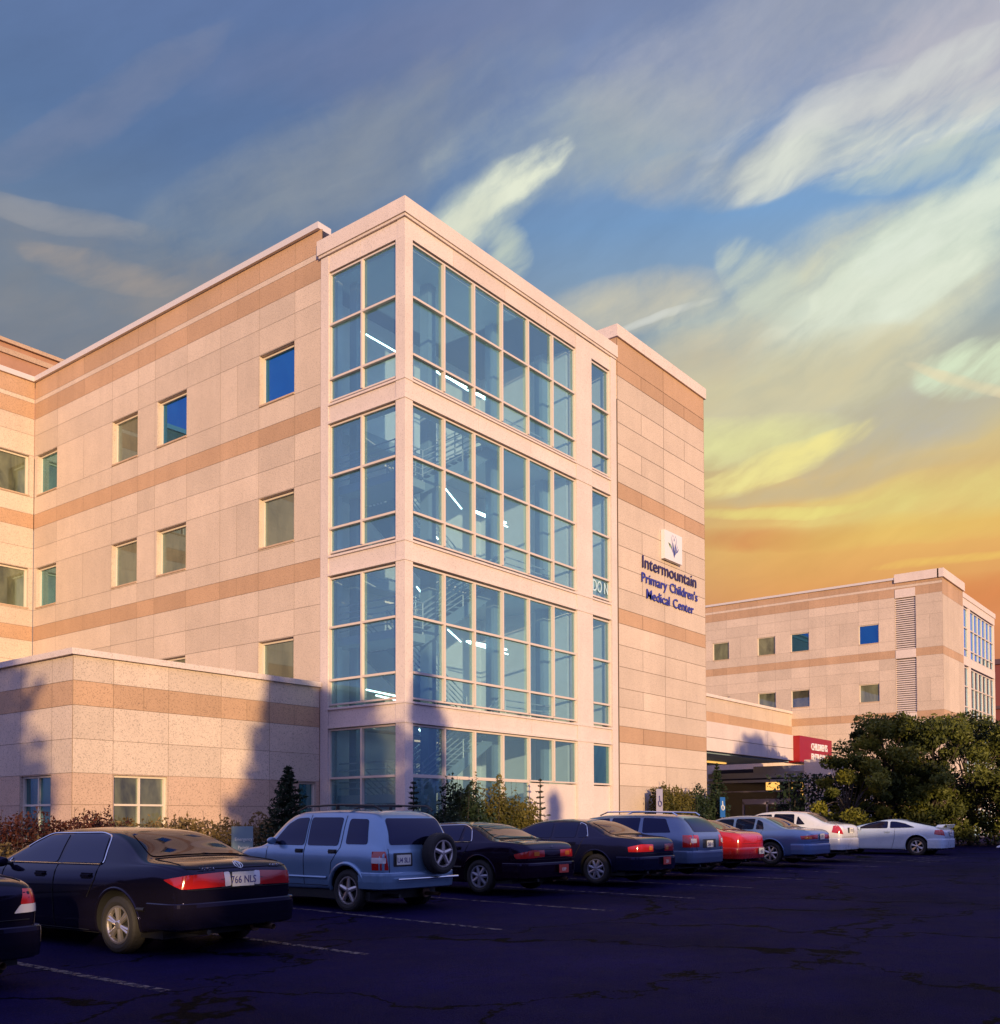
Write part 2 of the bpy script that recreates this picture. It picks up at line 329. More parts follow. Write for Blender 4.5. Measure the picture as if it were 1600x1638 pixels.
def window(parent, O, u, n, a0, a1, z0, z1, pane='pane', vs=(), hs=(), dep=.20, fw=.07, mw=.06, sill=True, name='window', fm='frame', mproud=.0):
    f = MB(); d0, d1 = -dep-.04, -dep+.06
    obox(f, O, u, n, a0, a0+fw, z0, z1, d0, d1); obox(f, O, u, n, a1-fw, a1, z0, z1, d0, d1)
    obox(f, O, u, n, a0+fw, a1-fw, z0, z0+fw, d0, d1-.002); obox(f, O, u, n, a0+fw, a1-fw, z1-fw, z1, d0, d1-.002)
    for v in vs: obox(f, O, u, n, v-mw/2, v+mw/2, z0+fw, z1-fw, d0, d1+mproud-.004)
    for h in hs: obox(f, O, u, n, a0+fw, a1-fw, h-mw/2, h+mw/2, d0, d1+mproud-.008)
    w = f.build(name, M[fm], parent, K)
    p = MB(); P = lambda a, z, d: (O[0]+u[0]*a+n[0]*d, O[1]+u[1]*a+n[1]*d, z)
    av = [a0+fw*.5]+list(vs)+[a1-fw*.5]; zv = [z0+fw*.5]+list(hs)+[z1-fw*.5]
    rnd = random.Random(int(a0*31+z0*17))
    m0 = len(p.f)
    for i in range(len(av)-1):
        for j in range(len(zv)-1):
            k = [rnd.uniform(-.003, .003) for _ in range(3)]
            p.quad([P(av[i], zv[j], -dep+k[0]), P(av[i+1], zv[j], -dep+k[1]), P(av[i+1], zv[j+1], -dep+k[2]), P(av[i], zv[j+1], -dep+k[0]+k[2]-k[1])], 0, rnd.random())
    for i, f_ in enumerate(p.f):                                       # panes face outwards
        a_, b_, c_ = (Vector(p.v[j]) for j in f_[:3]); nn_ = (b_-a_).cross(c_-a_)
        if nn_.x*n[0]+nn_.y*n[1] < 0: p.f[i] = tuple(reversed(f_))
    p.build('pane', M[pane], w, K)
    if sill:
        s = MB(); obox(s, O, u, n, a0+.001, a1-.001, z0-.001, z0+.055, -dep+.062, .03); s.build('sill', M['sill'], w, K)
    return w

CXu, CYu = 20.29, 19.30
main = empty('hospital_building', (0, 0, 0), 0, 'four storey pale stone hospital block with glazed corner stair tower and blue wall lettering', 'hospital')

# --- west wall (faces -X), runs from the tower back to the inner corner
US = [22.8, 24.04, 25.78, 26.9, 27.8, 29.68, 31.6, 32.68, 34.4, 36.4, 38.4, 40.2]
A = [22.8, 24.04, 25.78, 27.8, 29.68, 31.6, 32.68, 34.4, 38.4, 40.2]
def wrows(js, js2, top=True):
    r = []
    if top: r += [(18.98, 19.68, 1, js), (18.80, 18.98, 0, js2), (18.15, 18.80, 1, js)]
    for b, t in ((13.6, 18.15), (9.0, 13.6), (4.5, 9.0), (-.5, 4.5)):
        if t > 14 or not top: pass
        h0, h1 = b+1.32, b+2.98
        band = .58 if t < 18 else 0
        tt = t-band
        if band: r.append((tt, t, 1, js))
        r += [(h1+.92, tt, 0, js), (h1, h1+.92, 0, js2), (h0, h1, 0, js), (b, h0, 0, js2)]
    return r
rows = []
def std_rows(js, js2, ztop=19.68):
    rr = [(18.98, ztop, 1, js), (18.80, 18.98, 0, [js[0], js[-1]]), (18.15, 18.80, 1, js)]
    rr += [(17.46, 18.15, 0, js2), (16.62, 17.46, 0, js2), (14.90, 16.62, 0, js), (14.20, 14.90, 0, js2), (13.62, 14.20, 1, js)]
    for k in (0, 1):
        o = -4.62*k
        rr += [(12.80+o, 13.62+o, 0, js2), (11.98+o, 12.80+o, 0, js2), (10.26+o, 11.98+o, 0, js), (9.58+o, 10.26+o, 0, js2), (9.0+o, 9.58+o, 1, js)]
    rr += [(2.9, 4.38, 0, js2), (-.5, 2.9, 1, js)]
    return rr
rows = std_rows(US, A)
wz = ((14.92, 16.60), (10.30, 11.96), (5.68, 7.34))
wy = ((24.06, 25.76), (29.70, 31.46), (32.70, 34.38), (38.4, 39.98))
holes = [(a, b, c, d) for a, b in wy for c, d in wz]
mb = MB(); facade(mb, (20.33, 0), (0, 1), (-1, 0), rows, holes, reveal=.24)
mb.build('wall', [M['stone'], M['tan'], M['joint']], main, K)
pm = {(0, 0): 'pane_sky_reflect', (0, 1): 'pane', (0, 2): 'pane', (1, 0): 'pane_sky_reflect', (3, 0): 'pane_teal', (3, 1): 'pane_teal'}
for i, (a, b) in enumerate(wy):
    for j, (c, d) in enumerate(wz):
        window(main, (20.33, 0), (0, 1), (-1, 0), a, b, c, d, pm.get((i, j), 'pane'), fw=.08)
# --- rear wing (faces -Y) that projects from the inner corner
xs = [6, 8.2, 10.4, 12.6, 14.8, 17.0, 18.6, 20.31]
rows = std_rows(xs, xs)
holes = [(17.6, 20.12, c, d) for c, d in wz]+[(12.8, 15.6, c, d) for c, d in wz]
mb = MB(); facade(mb, (0, 40.2), (1, 0), (0, -1), rows, holes, reveal=.24)
mb.build('wall', [M['stone'], M['tan'], M['joint']], main, K)
for (a, b, c, d) in holes: window(main, (0, 40.2), (1, 0), (0, -1), a, b, c, d, 'pane_blind', fw=.08, vs=((a+b)/2-.6,) if a < 16 else ())
# copings on the roofs
mb = MB()
mb.box(20.22, 20.75, 22.86, 40.35, 19.68, 19.88); mb.box(5.9, 20.75, 40.1, 40.7, 19.676, 19.884)
mb.build('coping', M['metal'], main, K)
mb = MB()
mb.box(31.5, 38.72, 19.16, 19.7, 19.58, 20.03, 0, .6); mb.box(31.5, 32.0, 19.7, 27.0, 19.58, 20.028, 0, .4); mb.box(38.22, 38.72, 19.7, 27, 19.58, 20.026)
mb.build('coping', M['white'], main, K)
mb = MB()
mb.box(20.34, 38.6, 22.9, 40.1, 19.2, 19.4); mb.box(20.4, 31.5, 19.4, 22.88, 18.9, 19.1); mb.box(31.9, 38.3, 19.6, 27, 19.3, 19.5); mb.box(6, 20.34, 40.3, 46, 19.2, 19.4)
mb.build('roof', M['roofing'], main, K)
# rooftop plant room
mb = MB(); mb.box(9.8, 44, 48.0, 60, 19.4, 24.1, 1); mb.box(9.7, 44.1, 47.9, 60.1, 24.1, 24.35, 0); mb.box(9.75, 44.05, 47.95, 60.05, 24.35, 24.6, 1); mb.box(9.6, 44.2, 47.8, 60.2, 24.6, 24.78, 0)
mb.build('plant_room', [M['sill'], simple('plant_wall', (.42, .22, .14), .8, var=.2)], main, K)
# --- right block (faces -Y)
JX = [31.6, 33.35, 35.1, 36.85, 38.62]
J2 = [31.6, 35.1, 38.62]
rr = [(18.68, 19.58, 1, J2), (18.15, 18.68, 1, JX), (17.25, 18.15, 0, J2), (16.4, 17.25, 0, JX), (15.6, 16.4, 0, J2), (14.85, 15.6, 0, JX), (14.15, 14.85, 0, J2), (13.55, 14.15, 1, JX),
      (12.65, 13.55, 0, J2), (11.8, 12.65, 0, JX), (11.0, 11.8, 0, J2), (10.2, 11.0, 0, JX), (9.45, 10.2, 0, J2), (8.9, 9.45, 1, JX),
      (8.1, 8.9, 0, J2), (7.3, 8.1, 0, JX), (6.5, 7.3, 0, J2), (5.8, 6.5, 0, JX), (5.1, 5.8, 0, J2), (4.5, 5.1, 1, JX), (3.72, 4.5, 0, J2), (2.9, 3.72, 0, J2), (1.2, 2.9, 0, J2), (-.5, 1.2, 0, J2)]
mb = MB(); facade(mb, (0, 19.24), (1, 0), (0, -1), rr, [], gap=.009)
ry = [19.24, 21, 23, 25, 27]
facade(mb, (31.58, 0), (0, 1), (-1, 0), [(a, b, c, ry) for a, b, c, _ in rr[:3]], []); facade(mb, (38.64, 0), (0, 1), (1, 0), [(a, b, c, ry) for a, b, c, _ in rr], [])
mb.build('wall', [M['stone'], M['tan'], M['joint']], main, K)
# --- stair tower frame: white pilasters, spandrels, parapet
lev = [14.2, 9.6, 5.03]
mb = MB()
mb.box(20.29, 20.62, 19.30, 19.66, -.5, 18.2, 0, .5)                    # corner pier
mb.box(20.29, 20.60, 22.46, 22.80, -.5, 18.7, 0, .35)                  # left pilaster
mb.box(28.96, 29.95, 19.30, 19.62, -.5, 18.7, 0, .55)                   # pier between bays
mb.box(31.20, 31.58, 19.27, 19.62, -.5, 18.7, 0, .4)                   # end pilaster
mb.build('pilaster', [M['white']], main, K)
mb = MB()
for z in lev:
    top = z-.10; bot = z-.58
    for (a, b) in ((20.62, 23.6), (23.6, 26.3), (26.3, 28.96)): mb.box(a+.006, b-.006, 19.33, 19.6, bot, top, 0, random.random())
    mb.box(29.956, 31.194, 19.33, 19.6, bot, top, 0, .4); mb.box(20.32, 20.6, 19.666, 22.454, bot, top, 0, .3)
    for (zz, zt) in ((top, z-.04), (bot-.07, bot)):                     # raised lips above and below each spandrel
        mb.box(20.27, 31.2, 19.28, 19.5, zz, zt, 0, .6); mb.box(20.268, 20.5, 19.5, 22.46, zz+.001, zt+.001, 0, .6)
z0, z1 = 18.2, 18.72
for (a, b) in ((20.29, 22.4), (22.4, 24.9), (24.9, 27.2), (27.2, 28.96)): mb.box(a+.006, b-.006, 19.31, 19.6, z0, z1, 0, random.random())
mb.box(29.956, 31.194, 19.31, 19.6, z0, z1, 0, .5)
for (a, b) in ((19.6, 21.1), (21.1, 22.454)): mb.box(20.31, 20.6, a+.006, b-.006, z0, z1, 0, random.random())
# low stone panels under the last two panes
mb.box(26.20, 28.955, 19.40, 19.6, -.5, 2.86, 0, .5); mb.box(29.955, 31.195, 19.40, 19.6, -.5, 2.86, 0, .4)
mb.box(20.4, 26.2, 19.44, 19.6, -.5, .25, 0, .3); mb.box(20.42, 20.6, 19.67, 22.45, -.5, .25, 0, .3)
mb.build('spandrel', [M['white']], main, K)
mb = MB()
mb.box(20.20, 31.62, 19.21, 19.9, 18.80, 19.25, 0, .5); mb.box(20.203, 20.9, 19.9, 22.90, 18.80, 19.247, 0, .45)
mb.box(20.24, 31.6, 19.25, 19.8, 18.72, 18.80, 0, .3); mb.box(20.244, 20.9, 19.8, 22.86, 18.722, 18.80, 0, .3)
mb.build('parapet', [M['white']], main, K)
# curtain windows: one per storey and face
st = [(14.24, 18.16, (14.92, 16.57)), (9.64, 13.52, (10.38, 11.97)), (5.07, 8.90, (5.82, 7.40)), (.25, 4.36, (2.90,))]
mul = [20.62+(8.34/6)*i for i in range(7)]
for k, (a, b, hs) in enumerate(st):
    window(main, (0, 19.42), (1, 0), (0, -1), 20.62, 28.96 if k < 3 else 28.96, a if k < 3 else 2.90, b, 'clear', mul[1:-1], hs if k < 3 else (), dep=0, fw=.05, mw=.065, sill=False, name='curtain_window', fm='glassframe', mproud=.05)
    if k == 3: window(main, (0, 19.42), (1, 0), (0, -1), 20.62, 26.20, .25, 2.898, 'clear', mul[1:4], (), dep=0, fw=.04, mw=.065, sill=False, name='curtain_window', fm='glassframe', mproud=.05)
    window(main, (20.41, 0), (0, 1), (-1, 0), 19.66, 22.46, a, b, 'clear', (21.06,), hs, dep=0, fw=.05, mw=.065, sill=False, name='curtain_window', fm='glassframe', mproud=.05)
    window(main, (0, 19.42), (1, 0), (0, -1), 29.95, 31.20, a if k < 3 else 2.9, b, 'pane_teal' if k == 3 else 'clear', (), hs if k < 3 else (), dep=0, fw=.06, mw=.065, sill=False, name='curtain_window', fm='glassframe', mproud=.05)
# --- interior of the stair tower
mb = MB()
mb.box(20.7, 31.55, 23.6, 23.8, -.5, 18.7, 0); mb.box(28.9, 29.1, 19.7, 23.6, -.5, 18.7, 0); mb.box(31.35, 31.5, 19.7, 23.6, -.5, 18.7, 0)
mb.box(20.7, 20.9, 22.5, 23.6, -.5, 18.7, 0); mb.box(29.1, 31.35, 22.0, 22.2, -.5, 18.7, 1)
mb.build('interior_wall', [M['inner'], M['inner2']], main, K)
mb = MB()
for z in lev+[18.7]:
    mb.box(25.9, 31.34, 19.66, 23.58, z-.5, z-.14, 0); mb.box(20.66, 25.9, 22.9, 23.58, z-.5, z-.14, 0); mb.box(20.66, 25.9, 19.62, 20.0, z-.56, z-.12, 0); mb.box(20.64, 21.0, 20.0, 22.9, z-.56, z-.122, 0)
mb.box(20.66, 31.3, 19.66, 23.58, 18.2, 18.6, 0)
mb.build('floor_slab', [M['slab']], main, K)
mb = MB()
for x in (22.6, 25.8, 28.6):
    mb.box(x, x+.35, 20.5, 20.85, -.4, 18.4)
mb.box(21.2, 21.5, 22.2, 22.5, -.4, 18.4)
mb.build('interior_column', [M['inner2']], main, K)
def flight(x0, z0, x1, z1, y0, y1, name='staircase'):
    m = MB(); n = 12; sl = (z1-z0)/(x1-x0)
    for i in range(n):
        xa = x0+(x1-x0)*i/n; xb = x0+(x1-x0)*(i+1)/n; za = z0+(z1-z0)*(i+1)/n
        m.box(min(xa, xb), max(xa, xb)+.02, y0, y1, za-.05, za)
    for y in (y0-.05, y1+.01):
        m.quad([(x0, y, z0-.32), (x1, y, z1-.32), (x1, y, z1+.06), (x0, y, z0+.06)]); m.quad([(x0, y+.04, z0-.32), (x1, y+.04, z1-.32), (x1, y+.04, z1+.06), (x0, y+.04, z0+.06)])
        m.quad([(x0, y, z0-.32), (x1, y, z1-.32), (x1, y+.04, z1-.32), (x0, y+.04, z0-.32)])
    m.quad([(x0, y0, z0-.3), (x1, y0, z1-.3), (x1, y1, z1-.3), (x0, y1, z0-.3)])
    s = m.build(name, [M['inner2']], main, K)
    r = MB()
    for y in (y0-.02, y1+.02):
        for h in (.25, .42, .59, .76, .95): r.tube((x0, y, z0+h), (x1, y, z1+h), .022, 5)
        for i in range(5):
            x = x0+(x1-x0)*i/4; z = z0+(z1-z0)*i/4; r.tube((x, y, z-.1), (x, y, z+.96), .022, 5)
    r.build('railing', M['rail'], s, K)
base_z = [.1, 5.0-.14, 9.6-.14]
for z in base_z:
    top = z+4.6; mid = z+2.3
    flight(25.8, z, 22.0, mid, 21.7, 22.8); flight(22.0, mid, 25.8, top, 20.25, 21.35)
    m = MB(); m.box(20.75, 22.0, 20.1, 22.85, mid-.25, mid)
    m.build('landing', [M['slab']], main, K)
    r = MB(); r2 = MB()
    for x in (26, 27.4, 28.8): r2.tube((x, 20.2, top-.1), (x, 20.2, top+.9), .025, 5)
    for h in (.2, .38, .56, .74, .95):
        r.path([(21.95, 20.15, mid+h), (20.8, 20.15, mid+h), (20.8, 22.8, mid+h)], .022, 5); r2.path([(26, 20.2, top+h-.05), (28.8, 20.2, top+h-.05)], .022, 5)
    for (x, y) in ((20.8, 20.15), (21.95, 20.15), (20.8, 21.5), (20.8, 22.8)): r.tube((x, y, mid), (x, y, mid+.96), .025, 5)
    r.build('railing', M['rail'], main, K); r2.build('railing', M['rail'], main, K)
for q_ in ((19.96+.75, 16.25, 23.0-.2, 16.17, 21.5), (22.65+.4, 15.95, 23.75, 15.87, 21.0), (24.0, 15.9, 25.1, 15.82, 21.0), (25.6, 15.85, 26.75, 15.77, 21.0), (23.9, 12.28, 24.75, 11.80, 21.0), (25.5, 11.85, 27.2, 11.77, 21.0), (24.05, 7.74, 24.7, 7.44, 21.0), (25.1, 7.45, 27.2, 7.35, 21.0),
           (20.75, 9.55, 21.5, 9.5, 21.2), (20.75, 5.5, 22.3, 5.42, 21.3), (20.75, 5.30, 22.0, 5.22, 20.9), (22.6, 8.85, 23.4, 8.3, 21.0), (22.7, 4.45, 23.4, 4.03, 21.0), (22.9, 10.9, 23.6, 10.55, 21.0)):
    m = MB(); m.tube((q_[0], q_[4], q_[1]), (q_[2], q_[4], q_[3]), .024, 8); m.box(min(q_[0], q_[2]), max(q_[0], q_[2]), q_[4]+.04, q_[4]+.12, max(q_[1], q_[3])+.04, max(q_[1], q_[3])+.10)if abs(q_[1]-q_[3]) < .2 and q_[0] > 22.4 else None
    m.build('light_tube', M['tube'], main, K)
m = MB(); m.box(29.3, 30.9, 21.6, 21.7, 13.1, 13.16); m.box(29.3, 30.6, 21.9, 21.98, 8.3, 8.36); m.build('light_tube', M['tube'], main, K)

# --- lettering
def text_mesh(name, s, size, ext, material, parent, loc, rot, sx=1, align='LEFT', bold=0, scale=None):
    c = bpy.data.curves.new(name, 'FONT'); c.body = s; c.size = size; c.extrude = ext; c.align_x = align; c.resolution_u = 3; c.offset = bold
    o = bpy.data.objects.new(name, c); col.objects.link(o)
    dg = bpy.context.evaluated_depsgraph_get(); dg.update()
    me = bpy.data.meshes.new_from_object(o.evaluated_get(dg)); bpy.data.objects.remove(o)
    me.materials.clear(); me.materials.append(material)
    o = bpy.data.objects.new(name, me); col.objects.link(o); o.parent = parent
    o.location = loc; o.rotation_euler = rot; o.scale = (sx, 1, 1)
    o['_w'] = max((v.co.x for v in me.vertices), default=1); return o
def fit_text(name, s, x0, x1, z, cap, ext, material, parent, y, bold=.0):
    size = cap/.70
    o = text_mesh(name, s, size*K, ext*K, material, parent, (x0*K, y*K, z*K), (R(90), 0, 0), 1, 'LEFT', bold)
    o.scale.x = (x1-x0)*K/o['_w']; del o['_w']; return o
navy = simple('letter_navy', (.035, .022, .09), .4); blue = simple('letter_blue', (.035, .04, .30), .4)
sg = MB(); sg.box(34.8, 36.25, 19.06, 19.225, 11.94, 13.08); sgo = sg.build('logo_panel', simple('logo_white', (.75, .72, .74), .5), main, K)
fit_text('letters', 'Intermountain', 33.23, 37.72, 11.30, .48, .012, navy, main, 19.19, .002)
fit_text('letters', "Primary", 33.18, 35.22, 10.74, .37, .012, blue, main, 19.19, .002)
fit_text('letters', "Children's", 35.42, 37.82, 10.74, .37, .012, blue, main, 19.19, .002)
fit_text('letters', 'Medical', 33.55, 35.42, 10.16, .37, .012, blue, main, 19.19, .002)
fit_text('letters', 'Center', 35.68, 37.47, 10.16, .37, .012, blue, main, 19.19, .002)
for o_ in main.children:
    if o_.name.startswith('letters'): o_['label'] = 'dark raised sign letters on the stone wall'
def leafshape(m, cx, cz, L_, w, ang, mi, y=19.05):
    a = R(ang); d = (math.sin(a), math.cos(a)); p = (d[1], -d[0]); pts = []
    for t in range(9):
        s = t/8; pts.append((cx+d[0]*L_*s+p[0]*w*math.sin(math.pi*s), y, cz+d[1]*L_*s+p[1]*w*math.sin(math.pi*s)))
    for t in range(7, 0, -1):
        s = t/8; pts.append((cx+d[0]*L_*s-p[0]*w*.1*math.sin(math.pi*s), y, cz+d[1]*L_*s-p[1]*w*.1*math.sin(math.pi*s)))
    m.quad(pts, mi)
m = MB()
for (dx, dz, l_, w, a, mi) in ((0, 0, .62, .06, -7, 0), (-.02, .05, .85, .035, -14, 0), (.02, 0, .62, .06, 6, 0), (.04, .05, .85, .035, 12, 0), (.08, .12, .5, .05, 24, 0), (-.10, .18, .42, .05, -30, 0), (.16, .22, .34, .05, 44, 0), (-.22, .34, .30, .07, -52, 1), (-.32, .36, .24, .06, -35, 1), (0, .66, .15, .05, 0, 0), (-.06, .8, .14, .02, -20, 0), (.08, .8, .14, .02, 20, 0)):
    leafshape(m, 35.55+dx, 12.08+dz, l_, w, a, mi)
m.build('emblem', [simple('emblem_blue', (.05, .07, .32), .4), simple('emblem_green', (.33, .5, .18), .4)], sgo, K)
fit_text('letters', 'DO N', 30.08, 31.12, 9.86, .42, .004, simple('letter_pale', (.55, .75, .85), .5), main, 19.395)
# sill vent in the stone panel
m = MB(); m.box(28.35, 28.6, 19.37, 19.398, .95, 1.2); m.build('vent', simple('vent_grey', (.12, .12, .16), .5), main, K)

# --- low annex in front of the west wall
low = empty('low_annex', (0, 0, 0), 0, 'single storey stone annex with a tan stripe left of the glass tower', 'annex')
js = [12.52, 13.57, 15.12, 16.75, 18.4, 20.27]; jb = [12.52, 13.57, 14.4, 15.12, 15.95, 16.75, 17.6, 18.4, 19.3, 20.27]
rr = [(5.03, 5.64, 0, js), (4.44, 5.03, 1, jb), (3.63, 4.44, 0, js), (2.81, 3.63, 0, js), (2.05, 2.81, 1, js), (1.1, 2.05, 1, js), (-.5, 1.1, 1, js)]
M['tanpink'] = precast('precast_base', (.55, .38, .285))
hol = [(13.59, 15.10, 1.15, 2.79), (19.48, 20.14, 1.15, 2.79)]
mb = MB(); facade(mb, (0, 22.8), (1, 0), (0, -1), [(a, b, c if b > 3 else 3, d) for a, b, c, d in rr], hol, reveal=.2)
jy = [22.8, 23.82, 25.38, 27.4, 29.4, 31.4, 33.4]
rr2 = [(a, b, c if b > 3 else 3, jy) for a, b, c, _ in rr]
hol2 = [(23.84, 25.36, 1.15, 2.79), (29.4, 31.2, 1.15, 2.79)]
facade(mb, (12.54, 0), (0, 1), (-1, 0), rr2, hol2, reveal=.2)
mb.box(12.6, 20.25, 22.9, 40, 5.3, 5.4, 2)
mb.build('wall', [M['stone'], M['tan'], M['joint'], M['tanpink']], low, K)
mb = MB(); mb.box(12.44, 20.26, 22.71, 23.1, 5.64, 5.79, 0); mb.box(12.443, 12.9, 23.1, 33.5, 5.64, 5.787, 0)
mb.build('coping', [M['white']], low, K)
window(low, (0, 22.8), (1, 0), (0, -1), *hol[0], 'pane_blind', ((13.59+15.10)/2,), (2.05,), dep=.14, fw=.06, mw=.05)
window(low, (0, 22.8), (1, 0), (0, -1), *hol[1], 'pane_teal', (), (2.05,), dep=.14, fw=.06, mw=.05)
window(low, (12.54, 0), (0, 1), (-1, 0), *hol2[0], 'pane_teal', (24.6,), (2.05,), dep=.14, fw=.06, mw=.05)
window(low, (12.54, 0), (0, 1), (-1, 0), *hol2[1], 'pane_teal', (30.3,), (2.05,), dep=.14, fw=.06, mw=.05)

# --- far wing
far = empty('far_wing', (0, 0, 0), 0, 'matching stone hospital wing in the distance with louvred strip and glazed end', 'building')
FX = 76.5
fu = [19.3, 20.2, 21.15, 22.65, 23.85, 25.35, 26.8, 27.9, 29.23, 30.71, 32.0, 33.5, 35, 36.2, 37.45, 40, 44, 48]
f2 = [19.3, 21.15, 22.65, 23.85, 25.35, 27.9, 29.23, 30.71, 32.0, 33.5, 36.2, 40, 44, 48]
rows = std_rows(fu, f2, 19.45)
fh = [(a, b, c-.05, d-.25) for a, b in ((23.85, 25.35), (29.23, 30.71), (32.0, 33.5), (36.0, 37.45)) for c, d in ((14.92, 16.60), (10.50, 12.1))]
lv = [(21.17, 22.63, 14.20, 18.06), (21.17, 22.63, 9.5, 13.55), (21.17, 22.63, 4.9, 8.9)]
mb = MB(); facade(mb, (FX, 0), (0, 1), (-1, 0), rows, fh+lv, reveal=.15)
fx_ = [76.5, 78, 79.5, 81, 82.4]
facade(mb, (0, 19.3), (1, 0), (0, -1), [(18.0, 19.2, 1, fx_), (14.2, 18.0, 0, fx_), (13.6, 14.2, 1, fx_), (9.58, 13.6, 0, fx_), (9.0, 9.58, 1, fx_), (4.4, 9.0, 0, fx_), (-.5, 4.4, 0, fx_)], [])
mb.build('wall', [M['stone'], M['tan'], M['joint']], far, K)
mb = MB(); mb.box(FX-.1, FX+.4, 22.66, 48, 19.45, 19.62); mb.build('coping', M['metal'], far, K)
mb = MB(); mb.box(FX-.14, FX+.4, 19.5, 22.64, 19.2, 19.84); mb.box(FX-.14, 82.5, 19.16, 19.6, 19.2, 19.836)
mb.build('coping', M['white'], far, K)
for q_ in ((18.08, 18.72), (13.56, 14.18), (8.92, 9.48)):
    mb = MB(); mb.box(FX-.03, FX+.1, 21.17, 22.63, *q_); mb.build('louvre_panel', M['white'], far, K)
for i, h in enumerate(fh): window(far, (FX, 0), (0, 1), (-1, 0), *h, ('pane_sky_reflect', 'pane_blind', 'pane_sky_reflect', 'pane', 'pane_blind', 'pane_blind', 'pane_blind', 'pane')[i], dep=.12, fw=.06)
for h in lv:
    mb = MB(); z = h[2]+.02
    obox(mb, (FX, 0), (0, 1), (-1, 0), h[0], h[1], h[2], h[3], -.14, -.12, 1)
    while z < h[3]-.05:
        mb.quad([(FX+.02, h[0], z), (FX+.02, h[1], z), (FX+.11, h[1], z+.11), (FX+.11, h[0], z+.11)]); z += .16
    mb.build('louvre', [M['white'], simple('louvre_dark', (.10, .08, .07), .8)], far, K)
mb = MB()
mb.box(82.4, 83.0, 19.4, 20, -.5, 18.8); mb.box(93.0, 93.4, 19.4, 20, -.5, 18.8); mb.box(84.3, 85.0, 19.38, 20, -.5, 18.8); mb.box(82.4, 93.4, 19.36, 20, 18.2, 18.8); mb.box(82.35, 93.5, 19.3, 20, 18.8, 19.2)
for z in lev: mb.box(82.5, 93.3, 19.37, 20, z-.6, z)
mb.box(93.2, 93.5, 20, 30, -.5, 19.0)
mb.build('tower_frame', M['white'], far, K)
fm_ = [85.0+(8/6)*i for i in range(7)]
M['pane_far'] = window_glass('window_pane_far', (.45, .75, 1.0), (.04, .09, .13), .5)
for k, (a, b, hs) in enumerate(st):
    window(far, (0, 19.5), (1, 0), (0, -1), 85.0, 93.0, a, b-.04, 'pane_far', fm_[1:-1], hs, dep=0, fw=.08, mw=.09, sill=False, name='curtain_window', fm='glassframe', mproud=.03)
    window(far, (0, 19.5), (1, 0), (0, -1), 83.0, 84.3, a, b-.04, 'pane_far', (), hs, dep=0, fw=.08, mw=.09, sill=False, name='curtain_window', fm='glassframe', mproud=.03)

# --- link building between the blocks
link = empty('link_building', (0, 0, 0), 0, 'low stone connecting building with a tan stripe behind the entrance canopy', 'building')
lx = [38.6]+[38.6+3.79*i for i in range(1, 11)]
mb = MB(); facade(mb, (0, 30.7), (1, 0), (0, -1), [(8.98, 9.98, 0, lx), (7.9, 8.98, 1, lx), (6.6, 7.9, 0, lx), (4.4, 6.6, 0, lx), (-.5, 4.4, 0, lx)], [])
mb.box(38.6, 76.4, 30.8, 40, 9.5, 9.6, 2)
mb.build('wall', [M['stone'], M['tan'], M['joint']], link, K)
mb = MB(); mb.box(38.7, 76.4, 30.58, 31.0, 9.98, 10.18); mb.build('coping', M['white'], link, K)

# --- entrance canopy and vestibule
ent = empty('entrance_canopy', (0, 0, 0), 0, 'broad white entrance canopy over dark automatic doors between the two blocks', 'canopy')
mb = MB()
for (a, b) in ((40, 44.2), (44.2, 48.1), (48.1, 52.2), (52.2, 56.1), (56.1, 60.0)):
    mb.box(a+.01, b-.01, 24.0, 24.2, 5.30, 6.0, 0, random.random()); mb.box(a+.01, b-.01, 24.0, 24.2, 6.03, 6.86, 0, random.random())
mb.box(40, 60, 24.05, 24.3, 5.31, 6.85, 1)
mb.build('fascia', [M['white'], M['joint']], ent, K)
mb = MB(); mb.box(40, 60, 24.3, 30.6, 5.5, 6.7); mb.box(40, 60, 24.3, 30.5, 5.2, 5.32); mb.build('canopy_roof', M['inner2'], ent, K)
mb = MB(); mb.box(60.0, 60.3, 23.2, 29.8, 4.28, 4.62); mb.box(59.9, 60.3, 23.2, 26.6, 4.62, 5.0); mb.box(59.8, 60.3, 23.2, 30, 4.0, 4.16); mb.build('lower_fascia', simple('fascia_grey', (.42, .42, .5), .6), ent, K)
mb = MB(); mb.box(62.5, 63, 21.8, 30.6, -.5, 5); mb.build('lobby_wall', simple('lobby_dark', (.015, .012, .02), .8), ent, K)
mb = MB()
for y in (24.35, 25.85, 27.45): mb.box(60.2, 60.32, y-.06, y+.06, -.2, 2.75)
mb.box(60.2, 60.33, 24.3, 27.5, 2.62, 2.95); mb.box(60.2, 60.3, 23.3, 23.4, -.2, 4.2); mb.box(60.2, 60.3, 29.6, 29.7, -.2, 4.2); mb.box(60.2, 60.3, 23.3, 29.7, 3.4, 3.48)
dr = mb.build('door_frame', simple('door_frame_metal', (.30, .26, .36), .4), ent, K)
mb = MB(); mb.quad([(60.27, 23.3, -.2), (60.27, 29.7, -.2), (60.27, 29.7, 4.2), (60.27, 23.3, 4.2)]); mb.build('pane', simple('entrance_glass', (.012, .010, .02), .08, spec=.25), dr, K)
for q_ in ((60.2, 60.24, 25.0, 25.9, 3.5, 4.0), (60.2, 60.24, 23.5, 23.62, 2.9, 4.0), (60.2, 60.24, 24.1, 24.25, 3.55, 3.95), (55.0, 57.5, 27.3, 27.5, 5.10, 5.18)):
    mb = MB(); mb.box(*q_); mb.build('warm_lamp', M['warmlamp'], ent, K)
